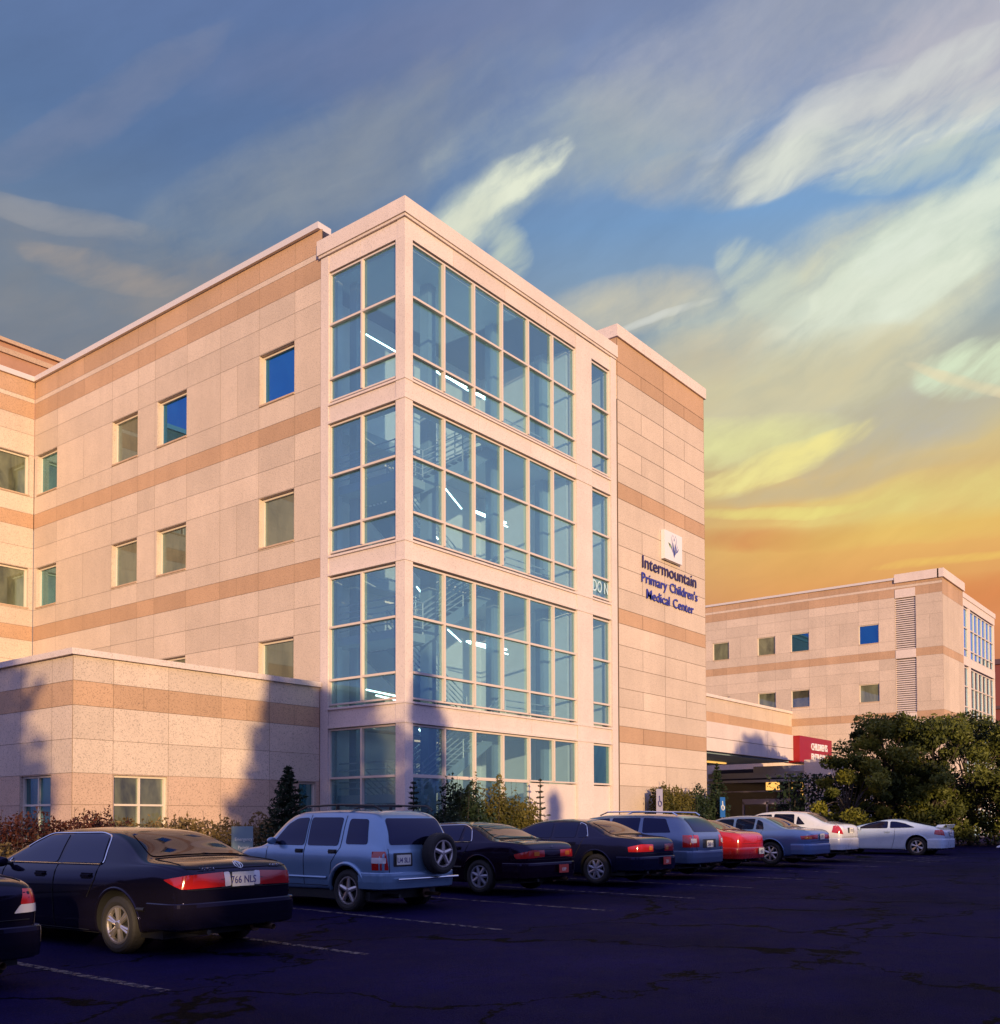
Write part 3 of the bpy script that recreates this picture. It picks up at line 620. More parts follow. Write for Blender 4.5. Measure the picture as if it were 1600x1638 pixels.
mb = MB(); mb.box(59.7, 60.4, 21.3, 23.2, -.5, 5.3); mb.build('pier', M['white'], ent, K)
for (x, y) in ((59.8, 20.9), (61.0, 19.7)):
    mb = MB(); mb.tube((x, y, -.5), (x, y, 5.2), .36 if y > 20 else .2, 20); mb.build('column', M['white'], ent, K, smooth=False)
red = empty('entrance_sign', (0, 0, 0), 0, 'red box sign with white capitals at the end of the entrance canopy', 'sign')
mb = MB(); mb.box(60.02, 65.6, 23.6, 24.6, 5.18, 6.84); mb.build('sign_box', simple('sign_red', (.30, .006, .008), .35, var=.1), red, K)
wl = simple('sign_white', (.8, .8, .8), .5)
fit_text('sign_lettering', "CHILDREN'S", 61.9, 64.7, 6.05, .42, .02, wl, red, 23.575, .01)
fit_text('sign_lettering', "ENTRANCE", 61.9, 64.7, 5.42, .40, .02, wl, red, 23.575, .01)

# far brick block at the right edge
bb = empty('brick_block', (0, 0, 0), 0, 'dark red brick block beyond the glazed end of the far wing', 'building')
mb = MB(); mb.box(105, 160, 12, 24, -1, 16.5); mb.build('wall', simple('red_brick', (.20, .05, .045), .85, var=.3, scale=.6), bb, K)
mb = MB(); mb.box(104.8, 160.2, 11.8, 24.2, 12.2, 12.5); mb.box(104.8, 160.2, 11.8, 24.2, 16.5, 17); mb.build('cornice', simple('brick_trim', (.10, .05, .06), .8), bb, K)
# ------------------------------------------------------------------ cars
def paint(name, c, metal=.0, rough=.28):
    m, nt, p = mat(name)
    pos = coords(nt); n = noise_n(nt, pos, 2.2, 5, .6); n2 = noise_n(nt, pos, 160, 1)
    f = mth(nt, 'MULTIPLY_ADD', n.outputs[0], .24, .88)
    c1 = mixc(nt, 1, c, f, 'MULTIPLY')
    if metal: c1 = mixc(nt, 1, c1, mth(nt, 'MULTIPLY_ADD', n2.outputs[0], .3, .85), 'MULTIPLY')
    nt.links.new(c1, p.inputs['Base Color'])
    p.inputs['Metallic'].default_value = metal; p.inputs['Coat Weight'].default_value = 1; p.inputs['Coat Roughness'].default_value = .05
    nt.links.new(mth(nt, 'MULTIPLY_ADD', n.outputs[0], .2, rough-.1), p.inputs['Roughness'])
    b = N(nt, 'ShaderNodeBump', Strength=.02, Distance=.05); n3 = noise_n(nt, pos, 1.4, 2); nt.links.new(n3.outputs[0], b.inputs['Height']); nt.links.new(b.outputs[0], p.inputs['Coat Normal'])
    if max(c) < .05: p.inputs['Coat Weight'].default_value = .12; p.inputs['Specular Tint'].default_value = (.42, .42, 1, 1); p.inputs['Specular IOR Level'].default_value = .35; nt.links.new(b.outputs[0], p.inputs['Normal']); p.inputs['Roughness'].default_value = .08; nt.links.remove(p.inputs['Roughness'].links[0])
    return m
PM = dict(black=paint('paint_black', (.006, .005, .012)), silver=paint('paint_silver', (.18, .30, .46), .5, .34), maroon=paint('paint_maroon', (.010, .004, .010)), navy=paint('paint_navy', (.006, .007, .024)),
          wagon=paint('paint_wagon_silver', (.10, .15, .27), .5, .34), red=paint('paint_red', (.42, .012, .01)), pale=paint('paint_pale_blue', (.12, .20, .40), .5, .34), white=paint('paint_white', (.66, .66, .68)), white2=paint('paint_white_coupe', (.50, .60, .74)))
CM = dict(glass=simple('car_glass', (.003, .004, .012), .04, coat=0, spec=.55), tyre=simple('tyre_rubber', (.018, .016, .016), .8, bump=.3, scale=40), rim=simple('alloy', (.55, .50, .48), .3, metal=.8), steel=simple('wheel_cover', (.32, .32, .38), .4, metal=.6),
          dark=simple('wheel_well', (.006, .006, .007), .9), trim=simple('black_trim', (.012, .012, .014), .5), chrome=simple('chrome', (.7, .72, .75), .15, metal=1), seam=simple('panel_seam', (.003, .003, .004), .8),
          lamp=simple('lamp_red', (.38, .012, .01), .12, coat=1), lampo=simple('lamp_amber', (.55, .16, .02), .12, coat=1), lampw=simple('lamp_clear', (.6, .58, .6), .12, coat=1), plate=simple('plate_white', (.72, .70, .62), .4), platet=simple('plate_text', (.06, .05, .2), .5), platered=simple('plate_red', (.5, .05, .03), .5), cable=simple('exhaust', (.2, .12, .08), .5, metal=.6))

CM['glass'].node_tree.nodes['Principled BSDF'].inputs['Specular Tint'].default_value = (.38, .42, 1, 1)
def interp(pts, x):
    if x <= pts[0][0]: return pts[0][1]
    if x >= pts[-1][0]: return pts[-1][1]
    for i in range(len(pts)-1):
        if pts[i][0] <= x <= pts[i+1][0]:
            x0, y0 = pts[i]; x1, y1 = pts[i+1]; h = x1-x0
            def sl(j):
                if j <= 0 or j >= len(pts)-1: 
                    a, b = (0, 1) if j <= 0 else (-2, -1)
                    return (pts[b][1]-pts[a][1])/(pts[b][0]-pts[a][0])
                d0 = (pts[j][1]-pts[j-1][1])/(pts[j][0]-pts[j-1][0]); d1 = (pts[j+1][1]-pts[j][1])/(pts[j+1][0]-pts[j][0])
                return 0 if d0*d1 <= 0 else 2*d0*d1/(d0+d1)
            m0, m1 = sl(i), sl(i+1); t = (x-x0)/h
            return (2*t**3-3*t*t+1)*y0+(t**3-2*t*t+t)*h*m0+(-2*t**3+3*t*t)*y1+(t**3-t*t)*h*m1

def body_mesh(S):
    L_ = S['L']; ys = [0, .015, .05, .10, .18, .3]
    y = .42
    while y < L_-.32: ys.append(y); y += .115
    ys += [L_-.3, L_-.18, L_-.10, L_-.05, L_-.015, L_]
    rings = []
    for y in ys:
        hw = interp(S['Wp'], y); zs = interp(S['sill'], y); zt = interp(S['T'], y); zb = min(interp(S['B'], y), zt-.025)
        g = zt-zb; h = zb-zs; tum = S['tum']
        xb = hw*.955; xe = max(xb-.035-max(0, g-.03)*tum, .25); crown = min(.055, .02+.25*max(0, g-.02))
        ze = max(zt-crown, zb+.008)
        pts = [(0, zs), (hw*.72, zs), (hw*.90, zs+.005), (hw*.955, zs+.04), (hw*.975, zs+h*.22), (hw*.985, zs+h*.42), (hw*1.0, zs+h*.64), (hw*.995, zs+h*.80), (hw*.975, zs+h*.93), (xb, zb),
               (xb-.012-(xb-xe)*.12, zb+(ze-zb)*.14+.004), (xb+(xe-xb)*.5+.008, zb+(ze-zb)*.5), (xb+(xe-xb)*.86+.006, zb+(ze-zb)*.86), (xe-.03, ze+(zt-ze)*.25), (xe*.80, ze+(zt-ze)*.62), (xe*.45, zt-(zt-ze)*.10), (0, zt)]
        rings.append([(x, y, z) for x, z in pts]+[(-x, y, z) for x, z in reversed(pts[1:-1])])
    bm = bmesh.new(); VR = [[bm.verts.new(p) for p in r] for r in rings]; n = len(VR[0])
    for a, b in zip(VR[:-1], VR[1:]):
        for i in range(n): bm.faces.new((a[i], a[(i+1) % n], b[(i+1) % n], b[i]))
    for r, y in ((VR[0], ys[0]), (VR[-1], ys[-1])):               # rounded end caps
        cz = sum(v.co.z for v in r)/n; prev = r
        for s_, dy in ((.93, .012), (.6, .03)):
            sg_ = -1 if y == 0 else 1
            cur = [bm.verts.new((v.co.x*s_, y+sg_*dy, cz+(v.co.z-cz)*s_)) for v in r]
            for i in range(n): bm.faces.new((prev[i], prev[(i+1) % n], cur[(i+1) % n], cur[i]))
            prev = cur
        c_ = bm.verts.new((0, y+sg_*.035, cz))
        for i in range(n): bm.faces.new((prev[i], prev[(i+1) % n], c_))
    bmesh.ops.recalc_face_normals(bm, faces=bm.faces)
    me = bpy.data.meshes.new('body'); bm.to_mesh(me); bm.free(); return me

def evaluated(o):
    dg = bpy.context.evaluated_depsgraph_get(); dg.update()
    return bpy.data.meshes.new_from_object(o.evaluated_get(dg))

class Proj:
    def __init__(s, me): 
        s.bvh = BVHTree.FromPolygons([v.co.copy() for v in me.vertices], [tuple(p.vertices) for p in me.polygons])
    def hit(s, o, d, off=.004):
        d = Vector(d).normalized(); h = s.bvh.ray_cast(Vector(o), d)
        if h[0] is None: return None
        n = h[1]; n = n if n.dot(d) < 0 else -n
        return h[0]+n*off, n
def mapper(P, kind, sgn=1, S=None, off=.004):
    class Q:
        hit = staticmethod(lambda o, d: P_hit(o, d, off))
    P_hit = P.hit; P = Q; W2 = S['W']/2
    if kind == 'side': return lambda a, b: P.hit((sgn*2.5, a, b), (-sgn, 0, 0))
    if kind == 'rear': return lambda a, b: P.hit((a, -2, b), (0, 1, 0))
    if kind == 'front': return lambda a, b: P.hit((a, S['L']+2, b), (0, -1, 0))
    if kind == 'top': return lambda a, b: P.hit((a, b, 4), (0, 0, -1))
    if kind == 'wrap':
        cx_, cy_ = sgn*(W2-.42), .42
        def f(a, b):
            t = R(a); dx, dy = sgn*math.sin(t), -math.cos(t)
            return P.hit((cx_+dx*2, cy_+dy*2, b), (-dx, -dy, 0))
        return f
    if kind == 'wrapf':
        cx_, cy_ = sgn*(W2-.42), S['L']-.42
        def f(a, b):
            t = R(a); dx, dy = sgn*math.sin(t), math.cos(t)
            return P.hit((cx_+dx*2, cy_+dy*2, b), (-dx, -dy, 0))
        return f
def roundpoly(pts, r, n=4):
    out = []; k = len(pts)
    for i in range(k):
        p = Vector(pts[i]); a = Vector(pts[i-1]); b = Vector(pts[(i+1) % k])
        da = (a-p); db = (b-p); ra = min(r, da.length*.45); rb = min(r, db.length*.45)
        s, e = p+da.normalized()*ra, p+db.normalized()*rb
        for j in range(n+1):
            t = j/n; out.append(tuple(s*(1-t)**2+p*2*t*(1-t)+e*t*t))
    return out
def patch(name, poly, fmap, material, parent, step=(.09, .09), off=None, rnd=.03, scale=(1, 1)):
    bm = bmesh.new(); pp = roundpoly([(a*scale[0], b*scale[1]) for a, b in poly], rnd)
    bm.faces.new([bm.verts.new((a, b, 0)) for a, b in pp])
    for ax in (0, 1):
        lo_, hi = min(p[ax] for p in pp), max(p[ax] for p in pp); v = lo_+step[ax]*scale[ax]
        while v < hi-1e-4:
            c_ = [0, 0, 0]; c_[ax] = v; nn = [0, 0, 0]; nn[ax] = 1
            bmesh.ops.bisect_plane(bm, geom=bm.verts[:]+bm.edges[:]+bm.faces[:], plane_co=c_, plane_no=nn); v += step[ax]*scale[ax]
    bad = []
    for v in bm.verts:
        h = fmap(v.co.x/scale[0], v.co.y/scale[1])
        if h is None: bad.append(v)
        else: v.co = h[0]
    if bad: bmesh.ops.delete(bm, geom=bad, context='VERTS')
    bmesh.ops.triangulate(bm, faces=bm.faces[:])
    me = bpy.data.meshes.new(name); bm.to_mesh(me); bm.free(); me.materials.append(material)
    for p in me.polygons: p.use_smooth = True
    o = bpy.data.objects.new(name, me); col.objects.link(o); o.parent = parent; return o
def line(mb, pts, fmap, r, mi=0, closed=False, n=5, seg=.08, rnd=0):
    if rnd: pts = roundpoly(pts, rnd)
    if closed: pts = list(pts)+[pts[0]]
    res = []
    for (a, b) in zip(pts[:-1], pts[1:]):
        a = Vector(a); b = Vector(b); k = max(1, int((b-a).length/seg))
        for i in range(k): res.append(fmap(*(a+(b-a)*(i/k))))
    res.append(fmap(*pts[-1])); res = [h[0] for h in res if h]
    for p, q in zip(res[:-1], res[1:]):
        if (p-q).length < .6: mb.tube(p, q, r, n, mi, caps=False)

def sweep(mb, pts, r, n=8):
    if len(pts) < 2: return
    k = len(mb.v)
    for i, p in enumerate(pts):
        d = (pts[min(i+1, len(pts)-1)]-pts[max(i-1, 0)]).normalized(); a = d.cross(Vector((1, 0, 0))).normalized(); b = d.cross(a)
        for j in range(n): an = 2*math.pi*j/n; mb.v.append(tuple(p+a*(r*math.cos(an))+b*(r*math.sin(an))))
    for i in range(len(pts)-1):
        for j in range(n):
            j2 = (j+1) % n; mb.f.append((k+i*n+j, k+i*n+j2, k+(i+1)*n+j2, k+(i+1)*n+j)); mb.m.append(0); mb.t.append(.5)
def make_wheel(parent, x, y, r, w, style, sgn, spokes=5, flat=True):
    """x is the outer face; axle along x"""
    def lathe(prof, name, material, par, n=36):
        mb = MB(); 
        for i in range(n):
            a0, a1 = 2*math.pi*i/n, 2*math.pi*(i+1)/n
            for (d0, r0), (d1, r1) in zip(prof[:-1], prof[1:]):
                mb.quad([(x-sgn*d0, y+r0*math.cos(a0), r+r0*math.sin(a0)), (x-sgn*d0, y+r0*math.cos(a1), r+r0*math.sin(a1)), (x-sgn*d1, y+r1*math.cos(a1), r+r1*math.sin(a1)), (x-sgn*d1, y+r1*math.cos(a0), r+r1*math.sin(a0))])
        return mb.build(name, material, par, 1, True)
    rr = r*.66
    whl = lathe([(.075, .0), (.075, rr*.5), (.09, rr*.98)], 'wheel', CM['dark'], parent, 24)
    lathe([(.03, rr), (.012, rr+.012), (0, r*.80), (.008, r*.92), (.03, r*.985), (.06, r), (w-.06, r), (w-.02, r*.97), (w, r*.85), (w-.02, rr)], 'tyre', CM['tyre'], whl)
    mb = MB(); n = 36; m_ = CM[style]
    prof = [(.03, rr+.004), (.018, rr), (.018, rr-.018), (.035, rr-.026), (.07, rr-.03)]
    for i in range(n):
        a0, a1 = 2*math.pi*i/n, 2*math.pi*(i+1)/n
        for (d0, r0), (d1, r1) in zip(prof[:-1], prof[1:]):
            mb.quad([(x-sgn*d0, y+r0*math.cos(a0), r+r0*math.sin(a0)), (x-sgn*d0, y+r0*math.cos(a1), r+r0*math.sin(a1)), (x-sgn*d1, y+r1*math.cos(a1), r+r1*math.sin(a1)), (x-sgn*d1, y+r1*math.cos(a0), r+r1*math.sin(a0))])
    def sp(a, w0, w1, r0, r1, d0, d1):
        c, s = math.cos(a), math.sin(a)
        P = lambda rad, off, d: (x-sgn*d, y+rad*c-off*s, r+rad*s+off*c)
        A = [P(r0, -w0, d0), P(r0, w0, d0), P(r1, w1, d1), P(r1, -w1, d1)]; B = [P(r0, -w0, d0+.03), P(r0, w0, d0+.03), P(r1, w1, d1+.03), P(r1, -w1, d1+.03)]
        mid = [P(r0, 0, d0-.010), P(r1, 0, d1-.010)]
        mb.quad([A[0], mid[0], mid[1], A[3]]); mb.quad([mid[0], A[1], A[2], mid[1]])
        mb.quad([A[0], A[3], B[3], B[0]]); mb.quad([A[1], A[2], B[2], B[1]])
    for k in range(spokes):
        a = 2*math.pi*k/spokes+.35
        if spokes > 5 and style == 'rim' and flat: 
            sp(a-.11, .016, .018, .05, rr-.02, .028, .028); sp(a+.11, .016, .018, .05, rr-.02, .028, .028)
        else: sp(a, rr*.17, rr*.13, .03, rr-.02, .024, .03)
    for i in range(20):
        a0, a1 = 2*math.pi*i/20, 2*math.pi*(i+1)/20
        for (d0, r0, d1, r1) in ((.012, 0, .014, .035), (.014, .035, .03, .06)):
            mb.quad([(x-sgn*d0, y+r0*math.cos(a0), r+r0*math.sin(a0)), (x-sgn*d0, y+r0*math.cos(a1), r+r0*math.sin(a1)), (x-sgn*d1, y+r1*math.cos(a1), r+r1*math.sin(a1)), (x-sgn*d1, y+r1*math.cos(a0), r+r1*math.sin(a0))])
    mb.build('rim', m_, whl, 1, False)
    return whl

def bumper(name, S, P, parent, material, front=False, z0=.30, z1=.60, out=.05, yside=.5, lip=0):
    """bumper skin that wraps the end of the car"""
    L_ = S['L']; path_ = []
    hwA = interp(S['Wp'], L_-yside if front else yside); n = 26
    for i in range(n+1):
        t = -1+2*i/n; s = 1 if t >= 0 else -1; a = abs(t)
        # superellipse plan
        ang = a*math.pi/2; xx = s*(hwA+.012)*math.sin(ang)**.32 if a > 0 else 0; yy = (yside+out)*(1-math.cos(ang)**.30 if ang < math.pi/2-1e-6 else 1)
        path_.append((xx, yy-out))
    prof = [(z0, -.05), (z0+.02, -.012), (z0+(z1-z0)*.45, .0), (z1-.05, .0), (z1-.012, -.004), (z1-.002, -.014), (z1+.002, -.09)]
    mb = MB(); rows = []
    for (x_, y_) in path_:
        l = math.hypot(x_, y_-yside) or 1; nx, ny = x_/max(abs(hwA), .1), (y_-yside)/(yside+out)
        k = math.hypot(nx, ny) or 1; nx /= k; ny /= k
        rows.append([(x_+nx*d, (y_+ny*d) if not front else L_-(y_+ny*d), z) for z, d in prof])
    for a, b in zip(rows[:-1], rows[1:]):
        for i in range(len(prof)-1): mb.quad([a[i], b[i], b[i+1], a[i+1]])
    return mb.build(name, material, parent, 1, True)

def make_car(kind, S, label, pm_, loc, rz=0, plate=None, cat='car'):
    root = empty(kind, loc, rz, label, cat); L_ = S['L']; P_ = PM[pm_]
    me = body_mesh(S); o = bpy.data.objects.new('tmp', me); col.objects.link(o)
    md = o.modifiers.new('s', 'SUBSURF'); md.levels = 2; md.render_levels = 2
    sm = evaluated(o); bpy.data.objects.remove(o)
    pr = Proj(sm)
    # wheel openings cut out of the shell
    o = bpy.data.objects.new('tmp', sm); col.objects.link(o); cutters = []
    for yw in S['axles']:
        for s in (-1, 1):
            bm = bmesh.new(); bmesh.ops.create_cone(bm, cap_ends=True, segments=40, radius1=S['arch'], radius2=S['arch'], depth=.5)
            bmesh.ops.rotate(bm, verts=bm.verts, matrix=Matrix.Rotation(R(90), 3, 'Y'))
            bmesh.ops.translate(bm, verts=bm.verts, vec=(s*(S['W']/2-.02), yw, S['r']+.015))
            cm = bpy.data.meshes.new('c'); bm.to_mesh(cm); bm.free(); c_ = bpy.data.objects.new('c', cm); col.objects.link(c_); cutters.append(c_)
            b = o.modifiers.new('b', 'BOOLEAN'); b.operation = 'DIFFERENCE'; b.object = c_; b.solver = 'EXACT'
    bmesh_ = evaluated(o); bpy.data.objects.remove(o)
    for c_ in cutters: bpy.data.objects.remove(c_)
    bmesh_.name = 'body'; bmesh_.materials.clear(); bmesh_.materials.append(P_); bmesh_.materials.append(CM['dark'])
    for p in bmesh_.polygons:
        p.use_smooth = True; c = p.center; p.material_index = 0
        if c.z < interp(S['sill'], c.y)+.012: p.material_index = 1
        for yw in S['axles']:
            if math.hypot(c.y-yw, c.z-S['r']-.015) < S['arch']+.006 and (abs(p.normal.x) < .5 or abs(c.x) < S['W']/2-.18): p.material_index = 1; p.use_smooth = False
    body = bpy.data.objects.new('body', bmesh_); col.objects.link(body); body.parent = root
    gl = {s: mapper(pr, 'side', s, S, .007) for s in (-1, 1)}; topg = mapper(pr, 'top', 1, S, .009); rearg = mapper(pr, 'rear', 1, S, .009)
    side = {s: mapper(pr, 'side', s, S) for s in (-1, 1)}; rear = mapper(pr, 'rear', 1, S); top = mapper(pr, 'top', 1, S); front = mapper(pr, 'front', 1, S)
    for s in (-1, 1):
        for poly in S['windows']: patch('window', poly, gl[s], CM['glass'], root, rnd=S.get('wr', .05), step=(.05, .05))
        for ln_ in S['seams']: mb = MB(); line(mb, ln_, side[s], .0045); mb.build('door_seam', CM['seam'], body)
        if S.get('winline'):
            mb = MB(); line(mb, S['winline'], side[s], .009, rnd=.08); mb.build('window_trim', CM['chrome'], root)
        if S.get('moulding'):
            mb = MB(); line(mb, S['moulding'], side[s], .022, n=8); mb.build('side_moulding', P_ if S.get('mould_paint') else CM['trim'], root)
        for (y, z) in S['handles']:
            h = side[s](y, z)
            if h: mb = MB(); c = h[0]; mb.box(c.x-s*.01, c.x+s*.03, y-.08, y+.08, z-.014, z+.014); mb.box(c.x-.004, c.x+.004, y-.10, y+.10, z-.035, z+.035); mb.build('door_handle', CM['trim'] if S.get('dkh') else P_, root)
        y, z = S['mirror']; h = side[s](y, z)
        if h:
            c = h[0]; bm = bmesh.new(); bmesh.ops.create_icosphere(bm, subdivisions=3, radius=1)
            for v in bm.verts: v.co = (c.x+s*.13+v.co.x*.10, y+v.co.y*(.07 if v.co.y > 0 else .03), z+.03+v.co.z*.065)
            mm = bpy.data.meshes.new('mirror'); bm.to_mesh(mm); bm.free(); mm.materials.append(P_)
            for p in mm.polygons: p.use_smooth = True
            mo = bpy.data.objects.new('mirror', mm); col.objects.link(mo); mo.parent = root
            mb = MB(); mb.tube((c.x-s*.02, y, z), (c.x+s*.08, y+.01, z+.02), .025, 8); mb.build('mirror_arm', CM['trim'], mo)
    if S['rearwin'][0] == 'top': patch('rear_window', S['rearwin'][1], topg, CM['glass'], root, rnd=.09, step=(.045, .045))
    else: patch('rear_window', S['rearwin'][1], rearg, CM['glass'], root, rnd=.07, step=(.05, .05))
    patch('windshield', S['windshield'], topg, CM['glass'], root, rnd=.08, step=(.05, .05))
    if S.get('roofglass'): patch('sunroof', S['roofglass'], top, CM['glass'], root, rnd=.06)
    for ln_ in S.get('topseams', []): mb = MB(); line(mb, ln_, top, .004); mb.build('lid_seam', CM['seam'], body)
    for ln_ in S.get('rearseams', []): mb = MB(); line(mb, ln_, rear, .0045); mb.build('lid_seam', CM['seam'], body)
    for s in (-1, 1):
        w = mapper(pr, 'wrap', s, S)
        for i, (poly, mk) in enumerate(S['lamps']):
            lp = patch('tail_lamp' if i == 0 else 'lamp_lens', poly, w if i == 0 else mapper(pr, 'wrap', s, S, .004+.004*i), CM[mk], root if i == 0 else lp0, step=(7, .04), rnd=.02, scale=(.012, 1))
            if i == 0: lp0 = lp
        wf = mapper(pr, 'wrapf', s, S)
        patch('headlight', S.get('headl', [(-30, .58), (55, .60), (50, .74), (-30, .72)]), wf, CM['lampw'], root, step=(7, .05), rnd=.02, scale=(.012, 1))
    for poly, mk, nm in S.get('rearpanels', []): patch(nm, poly, rear, CM[mk] if mk in CM else P_, root, rnd=.02)
    b0, b1 = S['bump']; bumper('rear_bumper', S, pr, root, P_, False, b0, b1, S.get('bout', .05)); bumper('front_bumper', S, pr, root, P_, True, .22, .56, .06)
    mb = MB(); mb.box(-S['W']/2+.12, S['W']/2-.12, .35, L_-.35, .20, .34); mb.tube((-.45, -.02, .27), (-.45, 1.2, .25), .03, 10); mb.build('underbody', CM['trim'], root)
    mb = MB(); mb.tube((S['W']/2-.45, -.06, .26), (S['W']/2-.45, .5, .26), .032, 12, caps=False); mb.tube((S['W']/2-.45, .25, .28), (S['W']/2-.45, .8, .28), .09, 12); mb.build('exhaust_pipe', CM['cable'], root)
    for yw in S['axles']:
        for s in (-1, 1): make_wheel(root, s*(interp(S['Wp'], yw)-.015), yw, S['r'], .2, S.get('rimstyle', 'rim'), s, S.get('spokes', 6), S.get('twin', True))
        for s in (-1, 1):                                          # rolled arch edge
            mb = MB(); pts = []
            for i in range(25):
                a = R(-18+216*i/24); yy = yw+S['arch']*math.cos(a); zz = S['r']+.015+S['arch']*math.sin(a)
                if zz < interp(S['sill'], yy)+.02: continue
                h = side[s](yy+.02*math.cos(a), zz+.02*math.sin(a))
                if h: pts.append(h[0]-Vector((s*S.get('flare_in', .002), 0, 0)))
            sweep(mb, pts, S.get('flare', .017), 8); mb.build('wheel_arch', P_, body, 1, True)
    if plate:
        x, y, z, tx, tm = plate; h = rear(x, z); yy = (h[0].y if h else 0)-y
        mb = MB(); mb.box(x-.155, x+.155, yy-.012, yy, z-.08, z+.08); pl = mb.build('number_plate', CM['platered'] if tm == 'redbg' else CM['plate'], root)
        t = text_mesh('plate_text', tx, .115 if tm != 'redbg' else .09, .001, CM['platet'] if tm != 'redbg' else CM['plate'], pl, (x, yy-.0155, z-.045), (R(90), 0, 0), .9, 'CENTER', .001)
        if '_w' in t: del t['_w']
    return root, pr, (side, rear, top)

def sedan(L_=4.76, W=1.78, H=1.42, dk=1.03, dkl=.62, rg=1.42, ws0=2.95, ws1=3.72, r=.325, axles=(1.05, 3.72), tum=.50, belt=.96, **k):
    S = dict(L=L_, W=W, r=r, arch=r+.055, axles=axles, tum=tum)
    h = W/2
    S['Wp'] = [(0, h*.80), (.05, h*.885), (.15, h*.93), (.45, h*.975), (1.2, h), (L_-1.3, h), (L_-.6, h*.96), (L_-.2, h*.86), (L_-.05, h*.74), (L_, h*.66)]
    S['T'] = [(0, dk-.09), (.05, dk-.03), (.12, dk), (dkl, dk+.04), (dkl+.06, dk+.055), (rg-.1, H-.075), (rg+.12, H-.03), ((rg+ws0)/2, H), (ws0-.15, H-.035), (ws0, H-.07), (ws1, 1.02), (ws1+.08, .985), (L_-.7, .87), (L_-.25, .77), (L_-.06, .66), (L_, .60)]
    S['B'] = [(0, dk-.12), (.5, belt+.03), (1.4, belt), (3.0, belt-.04), (ws1, belt-.05), (L_, .58)]
    S['sill'] = [(0, .36), (.5, .26), (1.2, .2), (L_-1, .2), (L_, .28)]
    b = belt
    S['windows'] = k.get('windows')
    S['seams'] = k.get('seams')
    S['handles'] = k.get('handles', ((1.62, b-.10), (2.58, b-.10)))
    S['mirror'] = (ws1-.38, b+.0)
    hw = h-.22
    S['rearwin'] = ('top', [(-hw+.03, dkl+.10), (hw-.03, dkl+.10), (hw-.20, rg-.06), (-hw+.20, rg-.06)])
    S['windshield'] = [(-hw+.16, ws0+.04), (hw-.16, ws0+.04), (hw+.02, ws1-.08), (-hw-.02, ws1-.08)]
    S['topseams'] = [[(-h+.2, .16), (-h+.24, dkl+.04), (h-.24, dkl+.04), (h-.2, .16)], [(-h+.22, L_-.35), (-h+.2, ws1+.08), (h-.2, ws1+.08), (h-.22, L_-.35)]]
    S['bump'] = (.30, .60)
    S.update({a: v for a, v in k.items() if a not in ('windows', 'seams', 'handles')})
    return S

camw = [[(2.32, 1.00), (2.36, 1.33), (2.78, 1.315), (3.06, 1.20), (3.34, .985)], [(1.40, 1.005), (1.52, 1.29), (1.72, 1.335), (2.28, 1.335), (2.24, 1.0)]]
cams = [[(2.28, .99), (2.30, .60), (2.30, .24)], [(1.42, 1.0), (1.46, .82), (1.60, .62)], [(3.42, .98), (3.46, .7), (3.42, .26)], [(1.62, .24), (3.42, .24)]]
camry = sedan(windows=camw, seams=cams, winline=[(3.42, .982), (1.36, .99), (1.48, 1.31), (1.72, 1.352), (2.8, 1.34), (3.08, 1.22)], moulding=[(.55, .52), (.68, .52)], spokes=6,
              lamps=[([(-27, .76), (38, .75), (66, .85), (30, .90), (-27, .92)], 'lamp'), ([(-34, .765), (-26, .76), (-26, .915), (-34, .92)], 'lampw')], rearpanels=[([(-.30, .75), (.30, .75), (.30, .92), (-.30, .92)], 'trim', 'plate_recess')],
              rearseams=[[(-.72, .74), (.72, .74)], [(-.70, .96), (.70, .96)]])
c2, pr2, maps2 = make_car('parked_sedan', camry, 'black four door sedan with gold lit alloy wheels at the lower left', 'black', (7.38, 9.66, -.03), R(3), (0, .006, .835, '766 NLS', '')); c2.scale = (1.035,)*3
side, rearm, topm = maps2
def badge_text(s_, x, z, size, parent, pr_, nm='badge'):
    h = pr_(x, z)
    if not h: return
    t = text_mesh(nm, s_, size, .003, CM['chrome'], parent, (x, h[0].y-.006, z), (R(90), 0, 0), 1.1, 'CENTER', .001)
    if '_w' in t: del t['_w']
badge_text('TOYOTA', -.46, .945, .045, c2, rearm); badge_text('CAMRY', .52, .955, .045, c2, rearm)
mb = MB()
for (a, b, cx_, cz_) in ((.055, .037, 0, .99), (.020, .035, 0, .99), (.040, .013, 0, 1.004)):
    pts = []
    for i in range(21):
        t = 2*math.pi*i/20; h = rearm(cx_+a*math.cos(t), cz_+b*math.sin(t))
        if h: pts.append(h[0])
    mb.path(pts, .005, 6)
mb.build('emblem', CM['chrome'], c2)

c1, _, m1 = make_car('parked_sedan', sedan(windows=camw, seams=cams, axles=(1.0, 3.62), L_=4.62, lamps=[([(18, .80), (66, .80), (58, .93), (22, .94)], 'lamp'), ([(10, .72), (72, .73), (66, .80), (18, .80)], 'lampw')], rearseams=[[(-.7, .66), (.7, .66)]]),
                     'black sedan cut off by the left edge, only its tail corner showing', 'black', (3.92, 9.15, -.05), 0, (.0, .03, .42, 'K2', ''))

